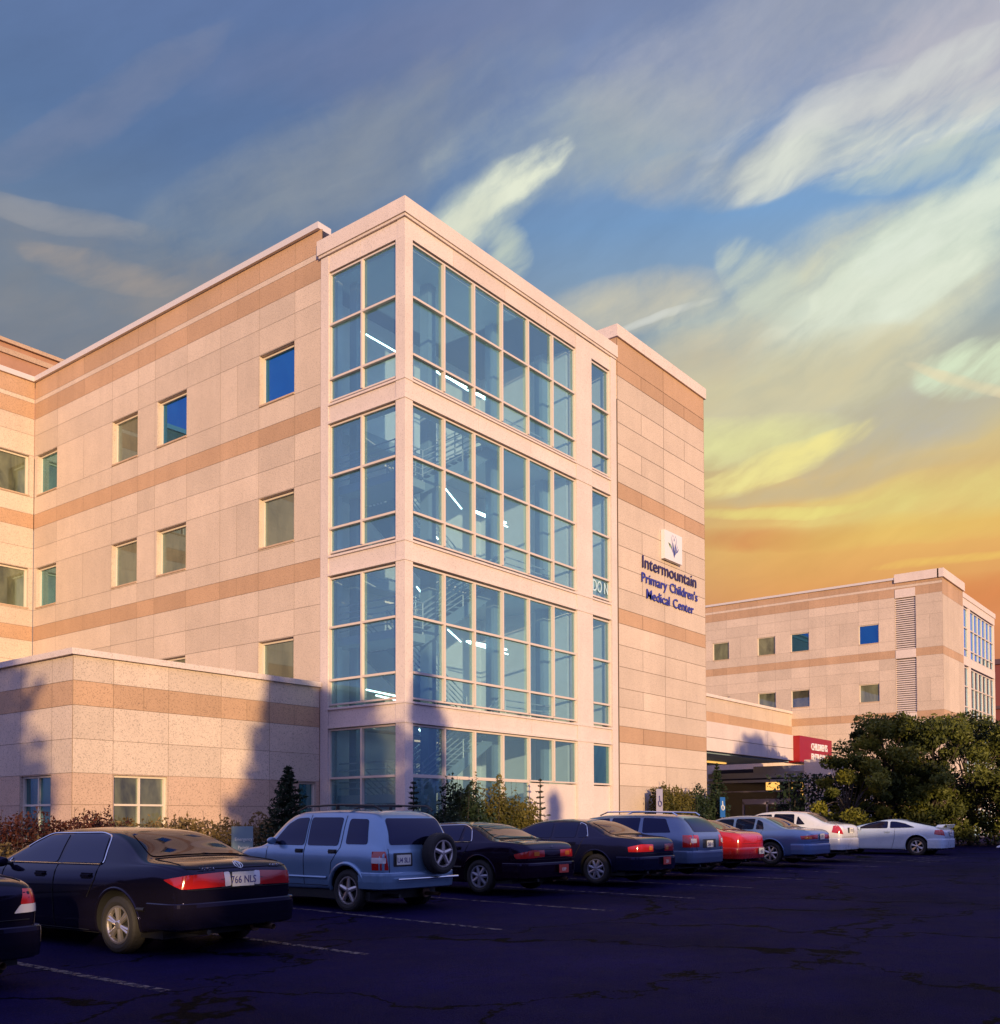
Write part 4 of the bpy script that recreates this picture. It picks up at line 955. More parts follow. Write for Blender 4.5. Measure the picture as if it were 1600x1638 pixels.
# --- compact SUV with spare wheel
SV = dict(L=4.15, W=1.78, r=.35, arch=.41, axles=(.80, 3.28), tum=.24, wr=.06)
SV['Wp'] = [(0, .80), (.05, .845), (.2, .865), (.6, .88), (3.0, .88), (3.6, .86), (4.0, .78), (4.15, .66)]
SV['T'] = [(0, 1.02), (.03, 1.25), (.10, 1.42), (.22, 1.60), (.42, 1.665), (1.3, 1.70), (2.1, 1.685), (2.35, 1.65), (2.55, 1.56), (3.02, 1.14), (3.12, 1.08), (3.8, 1.0), (4.05, .86), (4.15, .72)]
SV['B'] = [(0, .98), (.3, 1.06), (1.5, 1.06), (3.0, 1.03), (3.5, 1.0), (4.15, .68)]
SV['sill'] = [(0, .42), (.5, .36), (3.5, .32), (4.15, .36)]
SV['windows'] = [[(.36, 1.11), (.44, 1.52), (.88, 1.53), (.88, 1.11)], [(1.06, 1.08), (1.05, 1.55), (1.86, 1.555), (1.84, 1.08)], [(1.93, 1.08), (1.93, 1.555), (2.24, 1.54), (2.46, 1.44), (2.82, 1.08)]]
SV['seams'] = [[(.98, 1.58), (.99, 1.05), (1.18, .8), (1.24, .42)], [(1.89, 1.6), (1.89, .42)], [(2.92, 1.05), (2.90, .42)], [(1.24, .42), (2.90, .42)]]
SV['handles'] = ((1.16, .985), (2.02, .985)); SV['dkh'] = True; SV['mirror'] = (2.66, 1.12)
SV['rearwin'] = ('rear', [(-.66, 1.10), (.66, 1.10), (.60, 1.53), (-.60, 1.53)])
SV['windshield'] = [(-.56, 2.38), (.56, 2.38), (.66, 2.97), (-.66, 2.97)]
SV['rearseams'] = [[(-.68, .56), (-.70, 1.04)], [(-.68, .56), (.68, .56)], [(.68, .56), (.70, 1.04)]]
SV['lamps'] = [([(28, .70), (62, .70), (62, 1.0), (34, 1.0)], 'lamp'), ([(34, .81), (62, .81), (62, .90), (34, .90)], 'lampw')]
SV['rearpanels'] = [([(-.60, .75), (-.18, .75), (-.18, .97), (-.60, .97)], 'trim', 'plate_recess')]
SV['bump'] = (.38, .66); SV['bout'] = .09; SV['spokes'] = 5; SV['twin'] = False; SV['flare'] = .035; SV['flare_in'] = -.002
SV['headl'] = [(-20, .72), (50, .74), (46, .88), (-20, .86)]; SV['moulding'] = [(1.3, .55), (2.84, .55)]; SV['mould_paint'] = True
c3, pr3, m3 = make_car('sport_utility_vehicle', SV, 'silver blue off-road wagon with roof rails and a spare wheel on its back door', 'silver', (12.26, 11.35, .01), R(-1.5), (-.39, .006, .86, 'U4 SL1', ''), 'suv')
sp_ = empty('spare_wheel_pivot'); bpy.data.objects.remove(sp_)
w_ = make_wheel(c3, 0, 0, .345, .22, 'rim', -1, 5, False); w_.name = 'spare_wheel'
w_.rotation_euler = (0, 0, R(90)); w_.location = (.34, -.27, .60)
mb = MB()
for s in (-1, 1):
    pts = [Vector((s*.60, .25, 1.66)), Vector((s*.62, .40, 1.74)), Vector((s*.62, 1.3, 1.765)), Vector((s*.61, 2.1, 1.745)), Vector((s*.58, 2.4, 1.66))]
    mb.path(pts, .018, 8); mb.tube((s*.62, 1.3, 1.68), (s*.62, 1.3, 1.76), .03, 8)
mb.box(-.63, .63, 1.02, 1.10, 1.73, 1.765)
mb.build('roof_rail', CM['trim'], c3)
mb = MB(); mb.path([(-.62, -.15, .55), (.80, -.15, .55)], .02, 8); mb.build('bumper_bar', CM['chrome'], c3)

# --- round roofed dark sedans
c4w = [[(2.25, .99), (2.28, 1.29), (2.68, 1.28), (2.95, 1.18), (3.25, .97)], [(1.62, .995), (1.62, 1.30), (2.20, 1.295), (2.18, .99)], [(1.30, 1.00), (1.38, 1.20), (1.55, 1.28), (1.55, 1.0)]]
c4s = [[(2.22, .98), (2.24, .26)], [(1.32, 1.0), (1.42, .8), (1.56, .55)], [(3.32, .97), (3.34, .26)], [(1.6, .24), (3.32, .24)]]
S4 = sedan(L_=4.9, W=1.82, H=1.39, dk=.99, dkl=.70, rg=1.50, ws0=2.8, ws1=3.65, axles=(1.08, 3.83), windows=c4w, seams=c4s, winline=[(3.3, .975), (1.28, .985), (1.40, 1.24), (1.62, 1.318), (2.7, 1.30)],
           lamps=[([(-27, .70), (60, .68), (66, .76), (20, .84), (-27, .84)], 'lamp'), ([(-8, .73), (12, .73), (12, .81), (-8, .81)], 'lampo')], rimstyle='steel', spokes=7, twin=False, rearseams=[[(-.74, .66), (.74, .66)], [(-.5, .70), (.5, .70)], [(-.5, .84), (.5, .84)]], moulding=[(1.5, .5), (3.3, .5)])
c4, _, m4 = make_car('parked_sedan', S4, 'dark maroon round roofed sedan parked right of the silver off-road wagon', 'maroon', (15.85, 11.20, .10), R(0), (.28, .07, .47, 'K9P', 'redbg'))
badge_text('^', .0, .86, .08, c4, m4[1])
S5 = sedan(L_=4.75, W=1.76, H=1.40, dk=1.0, dkl=.62, rg=1.42, ws0=2.8, ws1=3.6, axles=(1.02, 3.7), windows=[[(2.2, .985), (2.24, 1.31), (2.66, 1.295), (2.92, 1.19), (3.2, .97)], [(1.56, .99), (1.58, 1.31), (2.16, 1.31), (2.14, .985)], [(1.24, .995), (1.34, 1.22), (1.50, 1.28), (1.50, .99)]], seams=c4s,
           winline=[(1.22, .985), (1.36, 1.26), (1.58, 1.325)], lamps=[([(-26, .70), (62, .70), (64, .80), (28, .86), (-26, .85)], 'lamp'), ([(-22, .73), (-6, .73), (-6, .82), (-22, .82)], 'lampo')], rimstyle='steel', spokes=8, twin=False, rearseams=[[(-.7, .66), (.7, .66)]])
c5, _, m5 = make_car('parked_sedan', S5, 'navy sedan with clear side windows parked between the maroon sedan and the silver estate', 'navy', (18.85, 10.55, .14), R(0), (.22, .07, .50, 'Z81', 'redbg'))

# --- estate car
SW = dict(L=4.75, W=1.8, r=.33, arch=.385, axles=(.95, 3.68), tum=.34, wr=.04)
SW['Wp'] = [(0, .79), (.06, .84), (.3, .87), (.9, .89), (3.5, .89), (4.3, .85), (4.6, .76), (4.75, .62)]
SW['T'] = [(0, .98), (.06, 1.10), (.34, 1.38), (.55, 1.45), (1.5, 1.485), (2.4, 1.475), (2.85, 1.42), (3.6, 1.03), (3.7, .99), (4.4, .86), (4.65, .72), (4.75, .62)]
SW['B'] = [(0, .92), (.4, 1.0), (2, .98), (3.6, .94), (4.75, .58)]
SW['sill'] = [(0, .36), (.5, .26), (4, .22), (4.75, .3)]
SW['windows'] = [[(.55, 1.04), (.74, 1.36), (1.34, 1.385), (1.30, 1.03)], [(1.42, 1.03), (1.42, 1.385), (2.2, 1.38), (2.18, 1.01)], [(2.26, 1.01), (2.28, 1.38), (2.7, 1.35), (3.28, 1.0)]]
SW['seams'] = [[(1.38, 1.0), (1.38, .7), (1.5, .26)], [(2.22, 1.0), (2.22, .26)], [(3.3, .97), (3.3, .26)]]
SW['handles'] = ((1.52, .9), (2.38, .9)); SW['mirror'] = (3.1, 1.02)
SW['rearwin'] = ('rear', [(-.64, 1.05), (.64, 1.05), (.55, 1.37), (-.55, 1.37)]); SW['windshield'] = [(-.55, 2.88), (.55, 2.88), (.68, 3.55), (-.68, 3.55)]
SW['rearseams'] = [[(-.60, .62), (-.70, 1.0)], [(.60, .62), (.70, 1.0)]]
SW['lamps'] = [([(2, .70), (62, .70), (62, .98), (6, .98)], 'lamp'), ([(18, .80), (40, .80), (40, .90), (18, .90)], 'lampw')]
SW['rearpanels'] = [([(-.34, .68), (.34, .68), (.34, .88), (-.34, .88)], 'trim', 'plate_recess')]
SW['bump'] = (.32, .62); SW['spokes'] = 7
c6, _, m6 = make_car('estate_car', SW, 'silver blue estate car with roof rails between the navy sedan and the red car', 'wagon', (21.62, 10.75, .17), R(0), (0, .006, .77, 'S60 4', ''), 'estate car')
mb = MB()
for s in (-1, 1): mb.path([(s*.58, .5, 1.44), (s*.60, .62, 1.51), (s*.60, 1.5, 1.54), (s*.6, 2.4, 1.53), (s*.58, 2.62, 1.45)], .018, 8)
mb.build('roof_rail', CM['chrome'], c6)

S7 = sedan(L_=4.4, W=1.70, H=1.36, dk=1.0, dkl=.5, rg=1.28, ws0=2.5, ws1=3.3, axles=(.95, 3.5), windows=[[(1.9, .985), (1.94, 1.27), (2.4, 1.26), (2.95, .97)], [(1.15, .99), (1.32, 1.24), (1.86, 1.27), (1.84, .985)]], seams=[[(1.88, .98), (1.9, .26)], [(3.0, .97), (3.0, .26)]], handles=((1.98, .88),),
           lamps=[([(-20, .76), (60, .74), (62, .86), (-20, .88)], 'lamp')], spokes=6, rearseams=[[(-.65, .70), (.65, .70)]])
c7, _, _m = make_car('parked_sedan', S7, 'bright red car mostly hidden behind the silver estate car', 'red', (24.55, 10.95, .19), R(0), (.34, .07, .50, '4LD', ''))
S8 = sedan(L_=4.85, W=1.82, H=1.40, dk=1.0, dkl=.66, rg=1.46, ws0=2.8, ws1=3.6, axles=(1.1, 3.8), windows=c4w, seams=c4s, lamps=[([(-27, .74), (60, .72), (64, .82), (-27, .86)], 'lamp'), ([(22, .735), (48, .735), (48, .80), (22, .80)], 'lampo')], rimstyle='rim', spokes=7, twin=False, rearseams=[[(-.7, .68), (.7, .68)]], moulding=[(1.5, .5), (3.3, .5)])
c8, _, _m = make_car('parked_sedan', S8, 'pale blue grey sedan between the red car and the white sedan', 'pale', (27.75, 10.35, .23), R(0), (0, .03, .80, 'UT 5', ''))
S9 = sedan(L_=4.57, W=1.79, H=1.51, dk=1.10, dkl=.45, rg=1.25, ws0=2.75, ws1=3.6, axles=(.95, 3.63), tum=.44, belt=1.02, windows=[[(2.2, 1.06), (2.24, 1.40), (2.7, 1.38), (3.2, 1.05)], [(1.45, 1.07), (1.5, 1.40), (2.16, 1.41), (2.14, 1.06)], [(1.10, 1.08), (1.38, 1.35), (1.39, 1.075)]], seams=[[(2.18, 1.05), (2.2, .26)], [(1.3, 1.05), (1.5, .6)], [(3.3, 1.02), (3.3, .26)]], handles=((1.58, .95), (2.4, .95)),
           lamps=[([(20, .78), (68, .84), (60, 1.04), (40, 1.06)], 'lamp')], spokes=6, rearpanels=[([(-.27, .82), (.27, .82), (.27, .98), (-.27, .98)], 'trim', 'plate_recess')], bump=(.30, .66), rearseams=[[(-.7, .7), (.7, .7)]])
c9, _, _m = make_car('parked_sedan', S9, 'white high tailed sedan between the pale blue grey sedan and the white coupe', 'white', (30.95, 10.60, .27), R(0), (0, .008, .90, '5TX1', ''))
S10 = sedan(L_=4.33, W=1.74, H=1.305, dk=.98, dkl=.22, rg=1.35, ws0=2.30, ws1=3.20, axles=(.86, 3.46), tum=.52, belt=.93, r=.33, windows=[[(1.86, .965), (1.88, 1.21), (2.2, 1.21), (2.55, 1.13), (2.98, .95)], [(.92, .99), (1.30, 1.14), (1.6, 1.20), (1.80, 1.21), (1.78, .967)]], seams=[[(1.6, .95), (1.62, .6), (1.72, .26)], [(3.0, .93), (3.02, .26)], [(1.72, .24), (3.0, .24)]], handles=((1.86, .84),),
            lamps=[([(20, .70), (70, .76), (66, .90), (30, .92)], 'lamp')], spokes=6, bump=(.26, .60), rearseams=[[(-.6, .66), (.6, .66)]])
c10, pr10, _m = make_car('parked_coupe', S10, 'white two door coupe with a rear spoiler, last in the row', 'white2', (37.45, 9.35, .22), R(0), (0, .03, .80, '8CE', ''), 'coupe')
mb = MB()
for i in range(12):
    x0 = -.66+1.32*i/12; x1 = -.66+1.32*(i+1)/12
    mb.quad([(x0, -.05, 1.10), (x1, -.05, 1.10), (x1, .20, 1.085), (x0, .20, 1.085)]); mb.quad([(x0, -.05, 1.075), (x1, -.05, 1.075), (x1, .20, 1.05), (x0, .20, 1.05)])
    mb.quad([(x0, -.05, 1.10), (x1, -.05, 1.10), (x1, -.05, 1.075), (x0, -.05, 1.075)]); mb.quad([(x0, .2, 1.085), (x1, .2, 1.085), (x1, .2, 1.05), (x0, .2, 1.05)])
for s in (-1, 1):
    mb.quad([(s*.66, -.05, 1.10), (s*.74, .04, .99), (s*.74, .26, 1.0), (s*.66, .20, 1.085)]); mb.quad([(s*.66, -.05, 1.075), (s*.71, .04, .97), (s*.71, .26, .97), (s*.66, .20, 1.05)])
mb.build('spoiler', PM['white2'], c10)
# ------------------------------------------------------------------ ground
def gz(x): return .009*(max(-5, min(42, x))-9)
def ground_mat():
    m, nt, p = mat('asphalt'); pos = geopos(nt)
    a = noise_n(nt, pos, .25, 5, .6); b = noise_n(nt, pos, 60, 2, .7); c = noise_n(nt, pos, 2.5, 5, .65)
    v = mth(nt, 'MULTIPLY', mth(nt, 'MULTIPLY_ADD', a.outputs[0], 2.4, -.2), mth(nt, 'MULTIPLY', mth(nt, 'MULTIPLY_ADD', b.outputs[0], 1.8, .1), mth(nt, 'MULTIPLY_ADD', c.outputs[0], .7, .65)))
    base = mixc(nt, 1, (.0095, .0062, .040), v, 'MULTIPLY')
    # crack network with wandering width
    w = noise_n(nt, pos, .55, 6, .65); vs = nt.nodes.new('ShaderNodeVectorMath'); vs.operation = 'SUBTRACT'; nt.links.new(w.outputs['Color'], vs.inputs[0]); vs.inputs[1].default_value = (.5,)*3
    vm = nt.nodes.new('ShaderNodeVectorMath'); vm.operation = 'SCALE'; nt.links.new(vs.outputs[0], vm.inputs[0]); vm.inputs['Scale'].default_value = 3.2
    va = nt.nodes.new('ShaderNodeVectorMath'); nt.links.new(pos, va.inputs[0]); nt.links.new(vm.outputs[0], va.inputs[1])
    mp = N(nt, 'ShaderNodeMapping'); mp.inputs['Scale'].default_value = (.21, .33, .0); mp.inputs['Location'].default_value = (.35, .2, 0); nt.links.new(va.outputs[0], mp.inputs[0])
    vo = nt.nodes.new('ShaderNodeTexVoronoi'); vo.feature = 'DISTANCE_TO_EDGE'; vo.inputs['Scale'].default_value = 1; nt.links.new(mp.outputs[0], vo.inputs['Vector'])
    wn_ = noise_n(nt, pos, .4, 3); wid = mth(nt, 'MULTIPLY_ADD', wn_.outputs[0], .036, -.005)
    cr = mth(nt, 'DIVIDE', vo.outputs['Distance'], mth(nt, 'MAXIMUM', wid, .0015)); cr = ramp(nt, cr, [(0, .0), (.7, .0), (1.0, 1.0)])
    mp2 = N(nt, 'ShaderNodeMapping'); mp2.inputs['Scale'].default_value = (.8, .9, 0); nt.links.new(va.outputs[0], mp2.inputs[0])
    vo2 = nt.nodes.new('ShaderNodeTexVoronoi'); vo2.feature = 'DISTANCE_TO_EDGE'; nt.links.new(mp2.outputs[0], vo2.inputs['Vector'])
    cr2 = ramp(nt, vo2.outputs['Distance'], [(0, .3), (.008, .35), (.018, 1.0)]); msk = ramp(nt, a.outputs[0], [(.52, 0.0), (.60, 1.0)])
    cr2 = mixc(nt, msk, (1, 1, 1), cr2)
    k = mixc(nt, 1, cr, cr2, 'MULTIPLY'); k2 = mixc(nt, k, (.06, .06, .06), (1, 1, 1))
    base = mixc(nt, 1, base, k2, 'MULTIPLY')
    nt.links.new(base, p.inputs['Base Color'])
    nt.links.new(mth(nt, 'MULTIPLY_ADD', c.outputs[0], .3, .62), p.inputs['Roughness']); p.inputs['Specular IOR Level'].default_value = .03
    bb_ = N(nt, 'ShaderNodeBump', Strength=1.0, Distance=.02); nt.links.new(b.outputs[0], bb_.inputs['Height']); nt.links.new(bb_.outputs[0], p.inputs['Normal'])
    return m
M['asphalt'] = ground_mat()
gx = [-3000, -300, -60, -20, -5, 0, 5, 9, 14, 20, 26, 32, 38, 42, 60, 120, 400, 3000]; gy = [-3000, -300, -50, -10, 0, 5, 10, 15, 25, 60, 300, 3000]
mb = MB()
for i in range(len(gx)-1):
    for j in range(len(gy)-1):
        mb.quad([(gx[i], gy[j], gz(gx[i])), (gx[i+1], gy[j], gz(gx[i+1])), (gx[i+1], gy[j+1], gz(gx[i+1])), (gx[i], gy[j+1], gz(gx[i]))])
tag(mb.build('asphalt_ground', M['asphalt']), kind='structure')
def worn(name, c):
    m, nt, p = mat(name); pos = geopos(nt); a = noise_n(nt, pos, 9, 5, .7); out = nt.nodes['Material Output']
    p.inputs['Base Color'].default_value = (*c, 1); p.inputs['Roughness'].default_value = .8
    tr = nt.nodes.new('ShaderNodeBsdfTransparent'); mx = nt.nodes.new('ShaderNodeMixShader')
    nt.links.new(ramp(nt, a.outputs[0], [(.40, 0.0), (.56, 1.0)]), mx.inputs[0]); nt.links.new(tr.outputs[0], mx.inputs[1]); nt.links.new(p.outputs[0], mx.inputs[2]); nt.links.new(mx.outputs[0], out.inputs[0])
    return m
M['stripe'] = worn('worn_stripe_paint', (.10, .075, .085)); M['stripey'] = worn('worn_yellow_paint', (.5, .33, .05))
for i, (xa, ya, xb, yb) in enumerate(((2.6, 14, 2.5, 8.1), (5.44, 14, 5.31, 8.02), (8.42, 14, 8.01, 8.23), (11.38, 14.2, 10.75, 8.4), (14.35, 14, 13.78, 8.5), (17.2, 14, 16.6, 8.55), (20.1, 14, 19.5, 8.7), (23.1, 14, 22.5, 8.8), (26.1, 14, 25.5, 8.9), (29.2, 14, 28.6, 9.0), (33.4, 14, 31.2, 9.2), (36.0, 14, 34.6, 9.3))):
    mb = MB(); d = Vector((xb-xa, yb-ya, 0)).normalized(); nn = Vector((-d.y, d.x, 0))*.055; n = 8
    for k in range(n):
        p = Vector((xa, ya, 0)).lerp(Vector((xb, yb, 0)), k/n); q = Vector((xa, ya, 0)).lerp(Vector((xb, yb, 0)), (k+1)/n)
        pts = [p-nn, p+nn, q+nn, q-nn]; mb.quad([(v.x, v.y, gz(v.x)+.005) for v in pts])
    tag(mb.build('stall_line', M['stripe']), kind='structure')
mb = MB()
for k in range(5): mb.quad([(31.5+k*.9, 8.4, gz(31.5+k*.9)+.006), (31.62+k*.9, 8.4, gz(31.6+k*.9)+.006), (32.8+k*.9, 9.6, gz(32.8+k*.9)+.006), (32.68+k*.9, 9.6, gz(32.7+k*.9)+.006)])
tag(mb.build('hatch_marking', M['stripe']), kind='structure')
# kerb and planting bed
M['kerb'] = simple('kerb_concrete', (.22, .20, .19), .9, var=.25, scale=5)
M['soil'] = simple('planting_soil', (.05, .032, .022), .95, var=.4, scale=4)
mb = MB()
for (a, b) in zip((-8, 5, 15, 25, 35), (5, 15, 25, 35, 46)):
    z = gz((a+b)/2); mb.box(a, b-.01, 15.9, 16.06, z-.3, z+.15)
tag(mb.build('kerb', M['kerb']), kind='structure')
mb = MB(); mb.box(-8, 35.3, 16.06, 45, -.4, .16); mb.build('planting_bed', M['soil']); tag(bpy.data.objects['planting_bed'], kind='structure')
mb = MB(); mb.box(35.4, 100, 16.06, 45, -.4, .30); tag(mb.build('pavement', M['kerb']), kind='structure')

# ------------------------------------------------------------------ plants
def leafmat(name, c, c2, trans=.25):
    m, nt, p = mat(name); at = nt.nodes.new('ShaderNodeAttribute'); at.attribute_name = 'tint'
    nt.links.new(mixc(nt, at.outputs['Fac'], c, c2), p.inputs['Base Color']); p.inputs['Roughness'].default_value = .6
    p.inputs['Specular IOR Level'].default_value = .25
    out = nt.nodes['Material Output']; tl = nt.nodes.new('ShaderNodeBsdfTranslucent'); nt.links.new(mixc(nt, at.outputs['Fac'], c, c2), tl.inputs[0])
    mx = nt.nodes.new('ShaderNodeMixShader'); mx.inputs[0].default_value = trans; nt.links.new(p.outputs[0], mx.inputs[1]); nt.links.new(tl.outputs[0], mx.inputs[2]); nt.links.new(mx.outputs[0], out.inputs[0])
    return m
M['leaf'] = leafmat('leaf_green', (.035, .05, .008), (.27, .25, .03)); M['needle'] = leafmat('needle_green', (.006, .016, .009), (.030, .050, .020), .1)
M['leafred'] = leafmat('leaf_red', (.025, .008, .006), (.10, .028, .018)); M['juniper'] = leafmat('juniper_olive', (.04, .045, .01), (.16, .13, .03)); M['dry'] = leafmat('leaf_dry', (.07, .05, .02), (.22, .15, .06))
M['bark'] = simple('bark', (.055, .04, .032), .9, var=.3, scale=8, bump=.5)
def leaf(mb, p, size, rnd, t, asp=.45):
    a = Vector((rnd.gauss(0, 1), rnd.gauss(0, 1), rnd.gauss(0, 1))).normalized(); b = a.orthogonal().normalized()
    b = (b*math.cos(rnd.random()*6.3)+a.cross(b)*math.sin(rnd.random()*6.3)); c = a.cross(b)
    mb.quad([p-b*size, p-c*size*asp, p+b*size, p+c*size*asp], 0, t)
def broad_tree(name, x, y, z0, h, cw, seed, label, group=None, n=9000, mk='leaf', ls=.09, low=.25, cat='tree', trunk_r=.13, lean=0):
    rnd = random.Random(seed); root = empty(name, (x, y, z0), 0, label, cat, group)
    t = MB(); top = Vector((lean, 0, h*.55)); t.tube((0, 0, -.2), tuple(top*.5), trunk_r, 9, 0, trunk_r*.75); t.tube(tuple(top*.5), tuple(top), trunk_r*.75, 8, 0, trunk_r*.45)
    clumps = []
    for i in range(int(26+cw*5)):
        a = rnd.random()*6.283; u = rnd.random(); zz = low+(1-low)*u
        rad = cw*(.25+.75*math.sin(math.pi*min(1, .18+u*.80))**.7)*math.sqrt(rnd.uniform(.15, 1))
        c = Vector((math.cos(a)*rad+lean, math.sin(a)*rad, zz*h)); clumps.append((c, rnd.uniform(.35, .75)*h*.17))
        st_ = Vector((lean*.5, 0, h*rnd.uniform(.18, .5))); mid = st_.lerp(c, .5)+Vector((0, 0, .1*h*rnd.random()))
        t.tube(st_, mid, trunk_r*.35, 5, 0, trunk_r*.2); t.tube(mid, c, trunk_r*.2, 5, 0, trunk_r*.06)
    t.build('trunk', M['bark'], root, 1, True)
    m = MB(); per = n//len(clumps)
    for c, r in clumps:
        tb = rnd.uniform(0, .8)
        for k in range(per):
            d = Vector((rnd.gauss(0, 1), rnd.gauss(0, 1), rnd.gauss(0, .8))); d = d.normalized()*r*(rnd.random()**.45)*1.15
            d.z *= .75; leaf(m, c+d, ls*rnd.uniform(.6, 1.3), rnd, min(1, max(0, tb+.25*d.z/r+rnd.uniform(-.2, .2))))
    m.build('crown', M[mk], root); return root
def conifer(name, x, y, z0, h, w, seed, label, group=None, tiers=26, per=11, ls=.05, mk='needle', cat='tree', nl=26):
    rnd = random.Random(seed); root = empty(name, (x, y, z0), 0, label, cat, group)
    t = MB(); t.tube((0, 0, -.1), (0, 0, h*.97), h*.022, 8, 0, h*.004)
    m = MB()
    for i in range(tiers):
        u = (i+.5)/tiers; z = h*(.04+.94*u); rad = w*(1-u)**.85*rnd.uniform(.8, 1.1)+.03
        k = max(4, int(per*(1-u*.5)))
        for j in range(k):
            a = 6.283*(j+rnd.random()*.7)/k; L_ = rad*rnd.uniform(.72, 1.1); rise = L_*rnd.uniform(-.05, .28)
            tip = Vector((math.cos(a)*L_, math.sin(a)*L_, z+rise)); st_ = Vector((0, 0, z))
            t.tube(st_, tip, h*.004, 4, 0, .002, caps=False)
            for q in range(nl):
                s = rnd.uniform(.12, 1.02); p = st_.lerp(tip, s)+Vector((rnd.gauss(0, .05), rnd.gauss(0, .05), rnd.gauss(0, .03)))*L_*1.6*(1.1-s*.5)
                leaf(m, p, ls*rnd.uniform(.7, 1.4), rnd, min(1, max(0, rnd.random()*.7+.3*(s-.5))), .3)
    t.build('trunk', M['bark'], root, 1, True); m.build('crown', M[mk], root); return root
def hedge(name, x0, x1, y0, y1, z0, hfun, seed, label, mk, n=9000, ls=.05, group=None, cat='hedge', twig=60):
    rnd = random.Random(seed); root = empty(name, ((x0+x1)/2, (y0+y1)/2, z0), 0, label, cat, group); ox, oy = (x0+x1)/2, (y0+y1)/2
    m = MB(); t = MB()
    for k in range(n):
        x = rnd.uniform(x0, x1); y = rnd.uniform(y0, y1); hh = hfun(x)*(1+.28*(noise.noise(Vector((x*2.1, y*2.1, seed)))))
        z = hh*(rnd.random()**.5)*1.02
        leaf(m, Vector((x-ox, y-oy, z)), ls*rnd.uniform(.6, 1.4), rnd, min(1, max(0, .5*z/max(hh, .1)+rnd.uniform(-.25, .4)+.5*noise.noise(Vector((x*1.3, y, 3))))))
    for k in range(twig):
        x = rnd.uniform(x0, x1)-ox; y = rnd.uniform(y0, y1)-oy; hh = hfun(x+ox)*rnd.uniform(.8, 1.25); tx, ty = rnd.gauss(0, .12), rnd.gauss(0, .12)
        t.tube((x, y, 0), (x+tx, y+ty, hh), .012, 4, 0, .003)
        for q in range(10):
            s = rnd.uniform(.6, 1); leaf(m, Vector((x+tx*s, y+ty*s, hh*s))+Vector((rnd.gauss(0, .03),)*3), ls, rnd, rnd.random())
    t.build('stem', M['bark'], root); m.build('foliage', M[mk], root); return root
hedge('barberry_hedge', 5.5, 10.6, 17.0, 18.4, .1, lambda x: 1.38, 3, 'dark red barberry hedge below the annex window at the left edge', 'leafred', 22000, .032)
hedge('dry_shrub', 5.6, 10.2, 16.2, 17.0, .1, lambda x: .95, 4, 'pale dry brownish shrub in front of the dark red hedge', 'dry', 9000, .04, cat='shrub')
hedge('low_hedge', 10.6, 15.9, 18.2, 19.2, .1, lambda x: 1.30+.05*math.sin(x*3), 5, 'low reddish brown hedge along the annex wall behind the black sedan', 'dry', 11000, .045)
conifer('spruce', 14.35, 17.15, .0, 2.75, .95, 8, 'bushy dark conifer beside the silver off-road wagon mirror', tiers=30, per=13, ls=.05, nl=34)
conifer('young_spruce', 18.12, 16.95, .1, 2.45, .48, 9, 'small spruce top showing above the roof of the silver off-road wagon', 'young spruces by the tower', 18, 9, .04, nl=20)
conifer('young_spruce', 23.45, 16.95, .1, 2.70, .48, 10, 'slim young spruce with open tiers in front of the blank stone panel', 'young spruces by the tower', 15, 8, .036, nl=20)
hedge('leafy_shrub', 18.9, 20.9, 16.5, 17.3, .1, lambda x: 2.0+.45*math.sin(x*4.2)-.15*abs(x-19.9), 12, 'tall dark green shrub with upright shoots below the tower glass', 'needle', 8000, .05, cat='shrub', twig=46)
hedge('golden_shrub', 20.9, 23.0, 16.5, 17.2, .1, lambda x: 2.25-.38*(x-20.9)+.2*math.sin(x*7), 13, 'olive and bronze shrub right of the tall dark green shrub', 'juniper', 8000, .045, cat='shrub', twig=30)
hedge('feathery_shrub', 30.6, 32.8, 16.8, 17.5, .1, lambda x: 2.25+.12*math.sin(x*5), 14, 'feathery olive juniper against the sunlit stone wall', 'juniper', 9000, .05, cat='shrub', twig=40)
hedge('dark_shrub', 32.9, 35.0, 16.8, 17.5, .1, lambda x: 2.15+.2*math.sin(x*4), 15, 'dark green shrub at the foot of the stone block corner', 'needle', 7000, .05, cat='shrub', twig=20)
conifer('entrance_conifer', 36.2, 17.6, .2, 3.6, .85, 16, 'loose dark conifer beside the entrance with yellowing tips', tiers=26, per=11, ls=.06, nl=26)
# big trees at the right
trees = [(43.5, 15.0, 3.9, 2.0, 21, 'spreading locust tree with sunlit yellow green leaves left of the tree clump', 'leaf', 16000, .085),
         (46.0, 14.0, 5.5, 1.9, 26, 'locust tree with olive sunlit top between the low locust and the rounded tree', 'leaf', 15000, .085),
         (47.5, 14.3, 5.8, 2.5, 22, 'dense tree with a high rounded crown behind the white coupe', 'leafshade', 17000, .09),
         (47.8, 12.6, 5.7, 2.6, 23, 'dense dark tree rising above the coupe spoiler', 'leafshade', 17000, .09),
         (50.3, 11.6, 5.9, 2.8, 24, 'dark tree near the right edge of the tree clump', 'leafshade', 17000, .09),
         (50.2, 9.2, 5.5, 2.5, 25, 'tree cut off by the right edge of the picture', 'leafshade', 14000, .09)]
M['leafshade'] = leafmat('leaf_shaded', (.014, .024, .005), (.14, .15, .025), .18)  # darker copy of the leaf colour; the clump's shade is painted in
for (x, y, h, cw, sd_, lb, mk, n, ls) in trees: broad_tree('leafy_tree', x, y, .28, h, cw, sd_, lb, 'trees at the right end of the car park', n, mk, ls, .12)
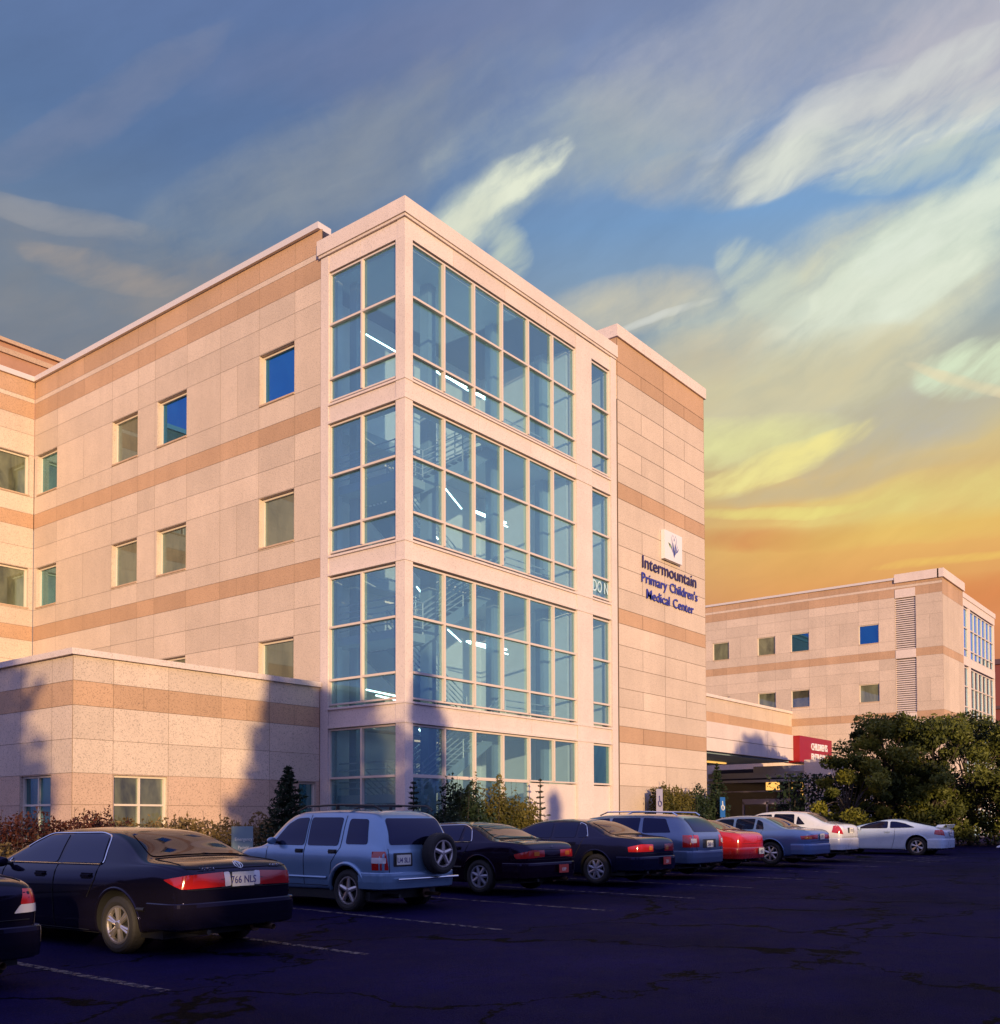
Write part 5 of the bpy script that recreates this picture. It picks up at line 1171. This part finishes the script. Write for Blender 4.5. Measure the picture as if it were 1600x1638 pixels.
# thicket that closes the view under the tree clump
def thicket(x0, y0, x1, y1, h, seed, label):
    rnd = random.Random(seed); root = empty('thicket', (x0, y0, .2), 0, label, 'shrub'); m = MB(); t = MB()
    for k in range(15000):
        s = rnd.random(); p = Vector((x1-x0, y1-y0, 0))*s+Vector((rnd.gauss(0, .5), rnd.gauss(0, .5), h*rnd.random()**.8))
        leaf(m, p, .10*rnd.uniform(.6, 1.3), rnd, rnd.random()*.5)
    for k in range(40):
        s = rnd.random(); p = Vector((x1-x0, y1-y0, 0))*s; t.tube(p, p+Vector((rnd.gauss(0, .3), rnd.gauss(0, .3), h)), .03, 5, 0, .01)
    t.build('stem', M['bark'], root); m.build('foliage', M['needle'], root)
thicket(44.0, 18.0, 56, 8.0, 3.4, 33, 'dark thicket filling the space under the right hand trees')
# ------------------------------------------------------------------ small signs
gs = empty('ground_sign', (13.05, 17.0, .1), 0, 'small teal and white ground sign with lines of lettering behind the black sedan', 'sign')
mb = MB(); mb.box(-.25, .25, 0, .06, .3, 1.30); mb.box(-.22, -.16, .01, .05, 0, .3); mb.box(.16, .22, .01, .05, 0, .3); mb.build('sign_panel', simple('sign_teal', (.20, .27, .28), .5, var=.2, scale=3), gs)
for i, s_ in enumerate(('Emergency', 'Patient', 'Parking')):
    t = text_mesh('sign_lettering', s_, .10, .002, CM['plate'], gs, (0, -.006, 1.0-.17*i), (R(90), 0, 0), 1, 'CENTER', .001)
    if '_w' in t: del t['_w']
def pole_sign(x, y, z, w, h, c, label, icon):
    s = empty('parking_sign', (x, y, .15), 0, label, 'sign'); mb = MB(); mb.tube((0, .03, 0), (0, .03, z), .022, 8); mb.build('pole', CM['rim'], s)
    mb = MB(); mb.box(-w/2, w/2, -.01, .01, z-h, z); mb.build('sign_panel', c, s)
    mb = MB(); k = w*.28; cz = z-h*.42; pts = []
    for i in range(15): 
        a = R(150+i*16); pts.append((k*math.cos(a), -.016, cz-k*.5+k*math.sin(a)))
    mb.path(pts, w*.045, 6); mb.path([(-k*.25, -.016, cz+k*.9), (-k*.15, -.016, cz-k*.1), (k*.6, -.016, cz-k*.1), (k*1.0, -.016, cz-k*1.0)], w*.05, 6); mb.tube((-k*.28, -.02, cz+k*1.25), (-k*.28, -.012, cz+k*1.25), w*.09, 10)
    mb.build('symbol', icon, s); return s
pole_sign(30.35, 16.9, 2.42, .42, 1.0, simple('sign_white2', (.36, .34, .44), .5), 'white parking sign with a dark wheelchair symbol by the stone wall', simple('sign_navy', (.03, .03, .15), .5))
pole_sign(34.6, 16.6, 2.2, .40, .75, simple('sign_blue', (.02, .12, .38), .5), 'blue wheelchair sign in front of the entrance conifer', CM['plate'])
mb = MB(); mb.tube((46.0, 9.6, .30), (47.3, 8.6, .85), .05, 8); tag(mb.build('leaning_board', CM['lampw']), 'pale board leaning low in the shade right of the white coupe', 'board')

# ------------------------------------------------------------------ behind the street: what shades the car park and mirrors in the glass
def place_behind(px_, py_, t): return (px_+sd.x/math.cos(SUN_EL)*t, py_+sd.y/math.cos(SUN_EL)*t)
blk = empty('shade_block', (0, 0, 0), 0, 'unseen brown block behind the viewer, added to shade the car park', 'building')  # added light blocker out of view, not a known building
perp = Vector((-sd.y, sd.x, 0)).normalized()*1.0; bd = Vector((sd.x, sd.y, 0)).normalized()
cc = Vector((14, 11, 0))+bd*44
mb = MB()
def sl(a0, a1, h, d0=0, d1=10, z0=-1):
    q = [cc+perp*a0+bd*d0, cc+perp*a1+bd*d0, cc+perp*a1+bd*d1, cc+perp*a0+bd*d1]
    for i in range(4):
        p, r_ = q[i], q[(i+1) % 4]; mb.quad([(p.x, p.y, z0), (r_.x, r_.y, z0), (r_.x, r_.y, h), (p.x, p.y, h)])
    mb.quad([(v.x, v.y, h) for v in q])
SHH = 6.35
sl(-45, -6.4, 6.2); sl(-6.4, -4.2, 4.95, .01, .4); sl(-6.5, -4.1, 6.3, .02, .35, 5.62); sl(-4.2, -3.1, 6.4); sl(-3.1, -2.6, 5.5, .01, .4); sl(-2.6, -1.4, 4.42, .01, .4); sl(-2.6, -1.4, 5.5, .01, .4, 4.68); sl(-1.9, -1.4, 6.4, .01, .4, 5.45); sl(-3.15, -1.85, 6.5, .02, .35, 6.02); sl(-1.4, .2, 6.5); sl(.2, 1.1, 4.6, .01, .4); sl(.2, 1.1, 6.5, .02, .35, 4.82); sl(1.1, 4, 6.5); sl(4, 9, 6.95, .01); sl(9, 16, 7.5, .02); sl(16, 22, 8.2, .03); sl(22, 48, 8.8, .04)  # stepped tops and slots shaped to let low sun onto wheels and ground
mb.build('wall', simple('shade_block_wall', (.25, .17, .12), .85, var=.2), blk)
def behind(kind, tx, ty, t, h, w, seed, label):
    x, y = place_behind(tx, ty, t)
    if kind == 'c': return conifer('street_conifer', x, y, 0, h, w, seed, label, 'trees across the street', 36, 15, .22, nl=26)
    return broad_tree('street_tree', x, y, 0, h, w, seed, label, 'trees across the street', 14000, 'leaf', .2, .25, trunk_r=.22)
behind('c', 19.5, 17.8, 40, 11.0, 2.2, 41, 'tall dark conifer across the street')
behind('c', 17.1, 20.9, 42, 10.9, 2.4, 45, 'shorter dark conifer across the street')
behind('b', 18.3, 20.2, 37, 9.6, 1.7, 47, 'bushy tree between the conifers across the street')
behind('b', 8.6, 23, 42, 11.0, 2.3, 42, 'broad tree across the street at the left')
behind('b', 50.5, 22.1, 52, 11.7, 2.4, 43, 'broad tree across the street at the right')
behind('c', 25.4, 17.8, 42, 7.6, 1.3, 46, 'slim young conifer across the street')
